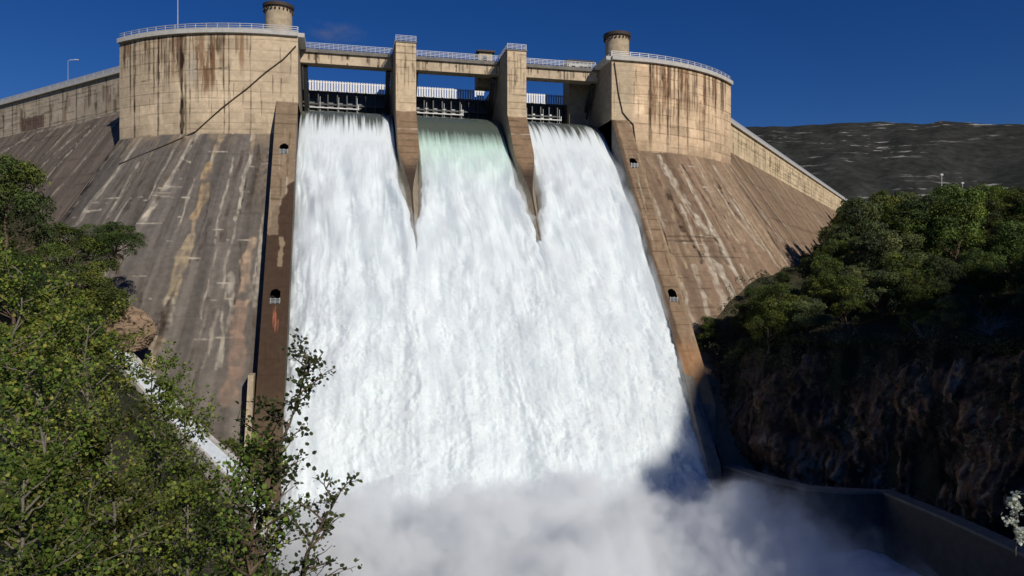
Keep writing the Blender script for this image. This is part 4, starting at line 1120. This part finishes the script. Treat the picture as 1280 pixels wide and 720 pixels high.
ch = tag(empty('channel', at(130, 420, 80)), 'pale concrete channel running downhill along the toe of the dam', 'channel')
cp = [Vector(at(px, py, D)) for px, py, D in ((112, 405, 82), (132, 425, 80), (160, 452, 78), (200, 497, 75), (240, 540, 72), (275, 572, 70), (300, 598, 68), (330, 640, 66))]
o0 = Vector(ch.location)
mb = MB()
for a, b_ in zip(cp[:-1], cp[1:]):
    d = (b_ - a); sd = Vector((d.y, -d.x, 0)).normalized()
    a_ = a - o0; bb = b_ - o0
    W = 1.25
    prof = [(-W, .25), (-W + .3, .25), (-W + .35, -.25), (W - .35, -.25), (W - .3, .25), (W, .25), (W, -2.5), (-W, -2.5)]
    n = len(prof)
    mb.add([a_ + sd * u + Vector((0, 0, w)) for u, w in prof] + [bb + sd * u + Vector((0, 0, w)) for u, w in prof], [(i, (i + 1) % n, n + (i + 1) % n, n + i) for i in range(n)])
mb.build('channel_bed', M['pale'], ch)
wv = MB()
for a, b_ in zip(cp[:-1], cp[1:]):
    d = (b_ - a); sd = Vector((d.y, -d.x, 0)).normalized(); a_ = a - o0; bb = b_ - o0
    wv.add([a_ - sd * .88 + Vector((0, 0, -.05)), a_ + sd * .88 + Vector((0, 0, -.05)), bb + sd * .88 + Vector((0, 0, -.05)), bb - sd * .88 + Vector((0, 0, -.05))], [(0, 1, 2, 3)])
wv.build('flowing_water', plain('pale_water', (.7, .76, .80), .25), ch)

# ---------------------------------------------------------------- broad-leaved trees near the viewer
def leaves(P, D, size, cols, g):
    """rounded five-cornered leaf blades folded along the midrib"""
    n = len(P); D = D + g.normal(0, .55, (n, 3)); D /= np.linalg.norm(D, axis=1, keepdims=True)
    up = np.array([.1, -.3, .8]) + g.normal(0, .55, (n, 3)); u = np.cross(D, up); u /= np.linalg.norm(u, axis=1, keepdims=True) + 1e-9
    w = np.cross(u, D); s = (size * g.uniform(.6, 1.3, n))[:, None]
    pts = [(0, 0, 0), (.45, .28, .10), (.36, .72, .08), (0, 1.05, -.04), (-.36, .72, .08), (-.45, .28, .10)]
    V = np.stack([P + u * s * a + D * s * b + w * s * c for a, b, c in pts], 1)
    F = np.array([[0, 1, 2, 3], [0, 3, 4, 5]])
    F = (np.arange(n)[:, None, None] * 6 + F[None]).reshape(-1, 4)
    C = np.array(cols)[g.integers(len(cols), size=n)] * g.uniform(.6, 1.4, (n, 1))
    return V.reshape(-1, 3), F, np.repeat(C, 6, 0)

def broadleaf(base, top, spread, nb, per, size, cols, lab, seed, name='poplar_tree', cat='tree', bark='palebark', droop=0., t0=.25, r0=.09, twig=.5):
    g = np.random.default_rng(seed); base = Vector(base); top = Vector(top)
    e = tag(empty(name, base), lab, cat)
    tr = MB(); T = top - base; H = T.length
    spine = limb(tr, (0, 0, -.4), T, r0, .012, g, 10, .05)
    Ps = []; Ds = []
    def twigs(a, b_, k):
        a = np.array(a); b_ = np.array(b_); t = g.uniform(.15, 1.02, k)[:, None]
        L = np.linalg.norm(b_ - a); d = (b_ - a) / (L + 1e-9)
        off = g.normal(0, 1, (k, 3)); off /= np.linalg.norm(off, axis=1, keepdims=True)
        Ps.append(a + (b_ - a) * t + off * g.uniform(.02, .16, (k, 1)) * min(1.4, .6 + L)); Ds.append(d * .6 + off)
    for i in range(nb):
        t = t0 + (1 - t0) * (i + g.uniform(0, 1)) / nb
        f = t * 10; k = min(9, int(f)); o = np.array(spine[k].lerp(spine[k + 1], f - k))
        az = g.uniform(0, 2 * math.pi); L = spread * (1.15 - .75 * t) * g.uniform(.6, 1.2)
        d = np.array([math.cos(az), math.sin(az), g.uniform(.25, 1.1) - droop]); d /= np.linalg.norm(d)
        tip = o + d * L; bp_ = limb(tr, o, tip, .03 * (1.3 - t) + .008, .006, g, 4, .12, 5)
        for j in range(int(g.integers(4, 7))):
            s = bp_[min(4, 1 + j % 4)]; az2 = g.uniform(0, 2 * math.pi)
            d2 = d * .7 + np.array([math.cos(az2), math.sin(az2), g.uniform(-.2, .9)]) * .8; d2 /= np.linalg.norm(d2)
            tp = np.array(s) + d2 * L * twig * g.uniform(.4, 1.)
            limb(tr, s, tp, .009, .004, g, 2, .1, 4)
            twigs(s, tp, max(2, int(per * g.uniform(.6, 1.3))))
        twigs(bp_[2], tip, per)
    V, F, C = leaves(np.concatenate(Ps), np.concatenate(Ds), size, cols, g)
    tr.build('trunk', M[bark], e, True)
    arrmesh('crown', V, F, M['leaf'], e, C)
    return e

G1 = [(.17, .23, .034), (.125, .19, .03), (.225, .275, .05), (.32, .30, .07), (.085, .135, .026)]
G2 = [(.10, .145, .026), (.13, .18, .03), (.19, .215, .038), (.065, .10, .02)]
G3 = [(.07, .105, .03), (.095, .13, .035), (.05, .075, .025)]
def near(px, py, D, h, lean=(0, 0), **kw):
    x, y, z = at(px, py, D)
    broadleaf((x - lean[0], y - lean[1], z - h), (x, y, z), **kw)
near(28, 342, 17, 9, spread=2.6, nb=46, per=34, size=.072, cols=G1, lab='tallest yellow green poplar at the picture edge below the pines', seed=1)
near(112, 400, 19, 9, spread=2.4, nb=44, per=34, size=.074, cols=G1, lab='yellow green poplar in front of the brown boulder', seed=2)
near(190, 462, 21, 8.5, spread=2.2, nb=40, per=26, size=.08, cols=G2, lab='mid green tree covering the middle of the pale channel', seed=3)
near(52, 470, 12.5, 6.5, spread=2.0, nb=42, per=34, size=.06, cols=G1, lab='bright poplar with small yellowing leaves low at the picture edge', seed=4)
near(140, 545, 13, 6, spread=1.9, nb=38, per=28, size=.064, cols=G2, lab='dark green tree with pale stems showing near the picture bottom', seed=5)
near(232, 520, 20, 7.5, spread=2.0, nb=34, per=20, size=.082, cols=G2, lab='green tree hiding the lower end of the pale channel', seed=6)
near(300, 560, 21, 7, spread=1.6, nb=32, per=16, size=.082, cols=G2, lab='green tree in front of the left training wall foot', seed=7)
near(235, 620, 14, 5, spread=1.8, nb=32, per=22, size=.066, cols=G2, lab='low dark tree at the picture bottom left of the slender sapling', seed=8)
near(30, 600, 9.5, 4.5, spread=1.5, nb=38, per=30, size=.056, cols=G1, lab='lowest leafy bush filling the bottom corner of the picture', seed=9)
near(385, 445, 13, 5.4, (1.5, .2), spread=1.35, nb=32, per=8, size=.075, cols=G3, lab='slender sparse sapling leaning right against the white water', seed=10, bark='bark', t0=.3, r0=.05, twig=.45)
near(428, 610, 12, 2.9, (1.6, .1), spread=.9, nb=16, per=6, size=.07, cols=G3, lab='thin lowest shoot reaching furthest right over the spray', seed=11, bark='bark', t0=.35, r0=.03, twig=.5)
near(340, 560, 12.5, 4.2, (1.0, .1), spread=1.3, nb=28, per=9, size=.075, cols=G2, lab='open leafy sapling behind the slender leaning sapling', seed=12, bark='bark', r0=.04)
near(1270, 615, 22, 1.5, spread=.35, nb=8, per=7, size=.1, cols=[(.6, .62, .55), (.45, .48, .4)], lab='small pale silvery shrub catching the sun above the basin wall', seed=13, name='shrub', cat='shrub', r0=.02)

# leafless bushes on the brink of the cliff
def bare_bush(px, py, D, h, n, lab, seed):
    g = np.random.default_rng(seed); x, y, _ = at(px, py, D); x = max(x, float(cliff_x(y)) + .8)
    e = tag(empty('bare_bush', (x, y, float(ground(x, y)) - .1)), lab, 'bush'); mb = MB(); tw = MB()
    for i in range(n):
        az = g.uniform(0, 6.28); d = np.array([math.cos(az) * .8, math.sin(az) * .8, g.uniform(.3, 1.1)]) * h * g.uniform(.6, 1.)
        pt = limb(mb, (0, 0, 0), d, .035, .012, g, 4, .25, 4)
        for j in range(5):
            q = pt[1 + j % 4]; limb(tw, q, np.array(q) + g.normal(0, .35 * h, 3) + np.array([0, 0, .1 * h]), .014, .006, g, 2, .2, 3)
    mb.build('stem', M['bare'], e); tw.build('twig', M['bare'], e)
bare_bush(1052, 452, 84, 2.0, 14, 'leafless pale bush on the brink of the cliff nearest the spillway', 51)
bare_bush(1160, 430, 80, 2.4, 16, 'leafless pale bush on the cliff brink in the middle of the right bank', 52)
bare_bush(1235, 425, 78, 2.6, 18, 'leafless pale bush on the cliff brink furthest from the dam', 53)

# utility poles on the skyline
for px, py, D, lab in ((1177, 228, 262, 'pale utility pole rising from the wood before the hill, the taller of two'), (1203, 231, 268, 'shorter pale utility pole rising from the wood before the hill')):
    x, y, z = at(px, py, D); e = tag(empty('utility_pole', (x, y, z - 9)), lab, 'utility pole', 'utility poles before the hill')
    MB().tube([(0, 0, 0), (0, 0, 12 if px < 1190 else 10)], [.22, .14], 6).build('pole', M['pale'], e)
    MB().box(-.55, .55, -.2, .2, 11.4 if px < 1190 else 9.4, 12.1 if px < 1190 else 9.9).build('pole_head', M['pale'], e)

# ================================================================== LIGHT, SKY, CAMERA
w = bpy.data.worlds.new('World'); SC.world = w; w.use_nodes = True
n = w.node_tree; bg = n.nodes['Background']
sky = n.nodes.new('ShaderNodeTexSky'); sky.sky_type = 'NISHITA'; sky.sun_disc = False
sky.sun_elevation = SUN_EL; sky.sun_rotation = math.atan2(SUN_AZ.x, SUN_AZ.y)
sky.altitude = 900; sky.air_density = 1.0; sky.dust_density = 0.0; sky.ozone_density = 6.0
hsv = n.nodes.new('ShaderNodeHueSaturation'); hsv.inputs['Hue'].default_value = .517; hsv.inputs['Saturation'].default_value = 1.24; hsv.inputs['Value'].default_value = .92
n.links.new(sky.outputs[0], hsv.inputs['Color']); n.links.new(hsv.outputs[0], bg.inputs['Color']); bg.inputs['Strength'].default_value = .055
sl = bpy.data.lights.new('sun', 'SUN'); sl.energy = 3.35; sl.angle = R_(.53); sl.color = (1, .94, .85)
so = bpy.data.objects.new('sun', sl); COL.objects.link(so); so.location = (40, -150, 90)
sd = Vector((SUN_AZ.x * math.cos(SUN_EL), SUN_AZ.y * math.cos(SUN_EL), math.sin(SUN_EL)))
so.rotation_euler = (-sd).to_track_quat('-Z', 'Y').to_euler()

cam = bpy.data.cameras.new('camera'); co = bpy.data.objects.new('camera', cam); COL.objects.link(co)
co.location = (CAMX, CAMY, 0); co.rotation_euler = (R_(90), 0, R_(-13)); cam.sensor_width = 36; cam.lens = 924 / 1280 * 36
cam.clip_end = 20000; cam.clip_start = .1
SC.camera = co
vs = SC.view_settings; vs.view_transform = 'Standard'; vs.look = 'None'; vs.gamma = 1; vs.exposure = 0; vs.use_curve_mapping = False
cy = SC.cycles; cy.use_denoising = True; cy.max_bounces = 18; cy.diffuse_bounces = 3; cy.volume_bounces = 16; cy.transparent_max_bounces = 8
cy.volume_step_rate = .15; cy.volume_max_steps = 256
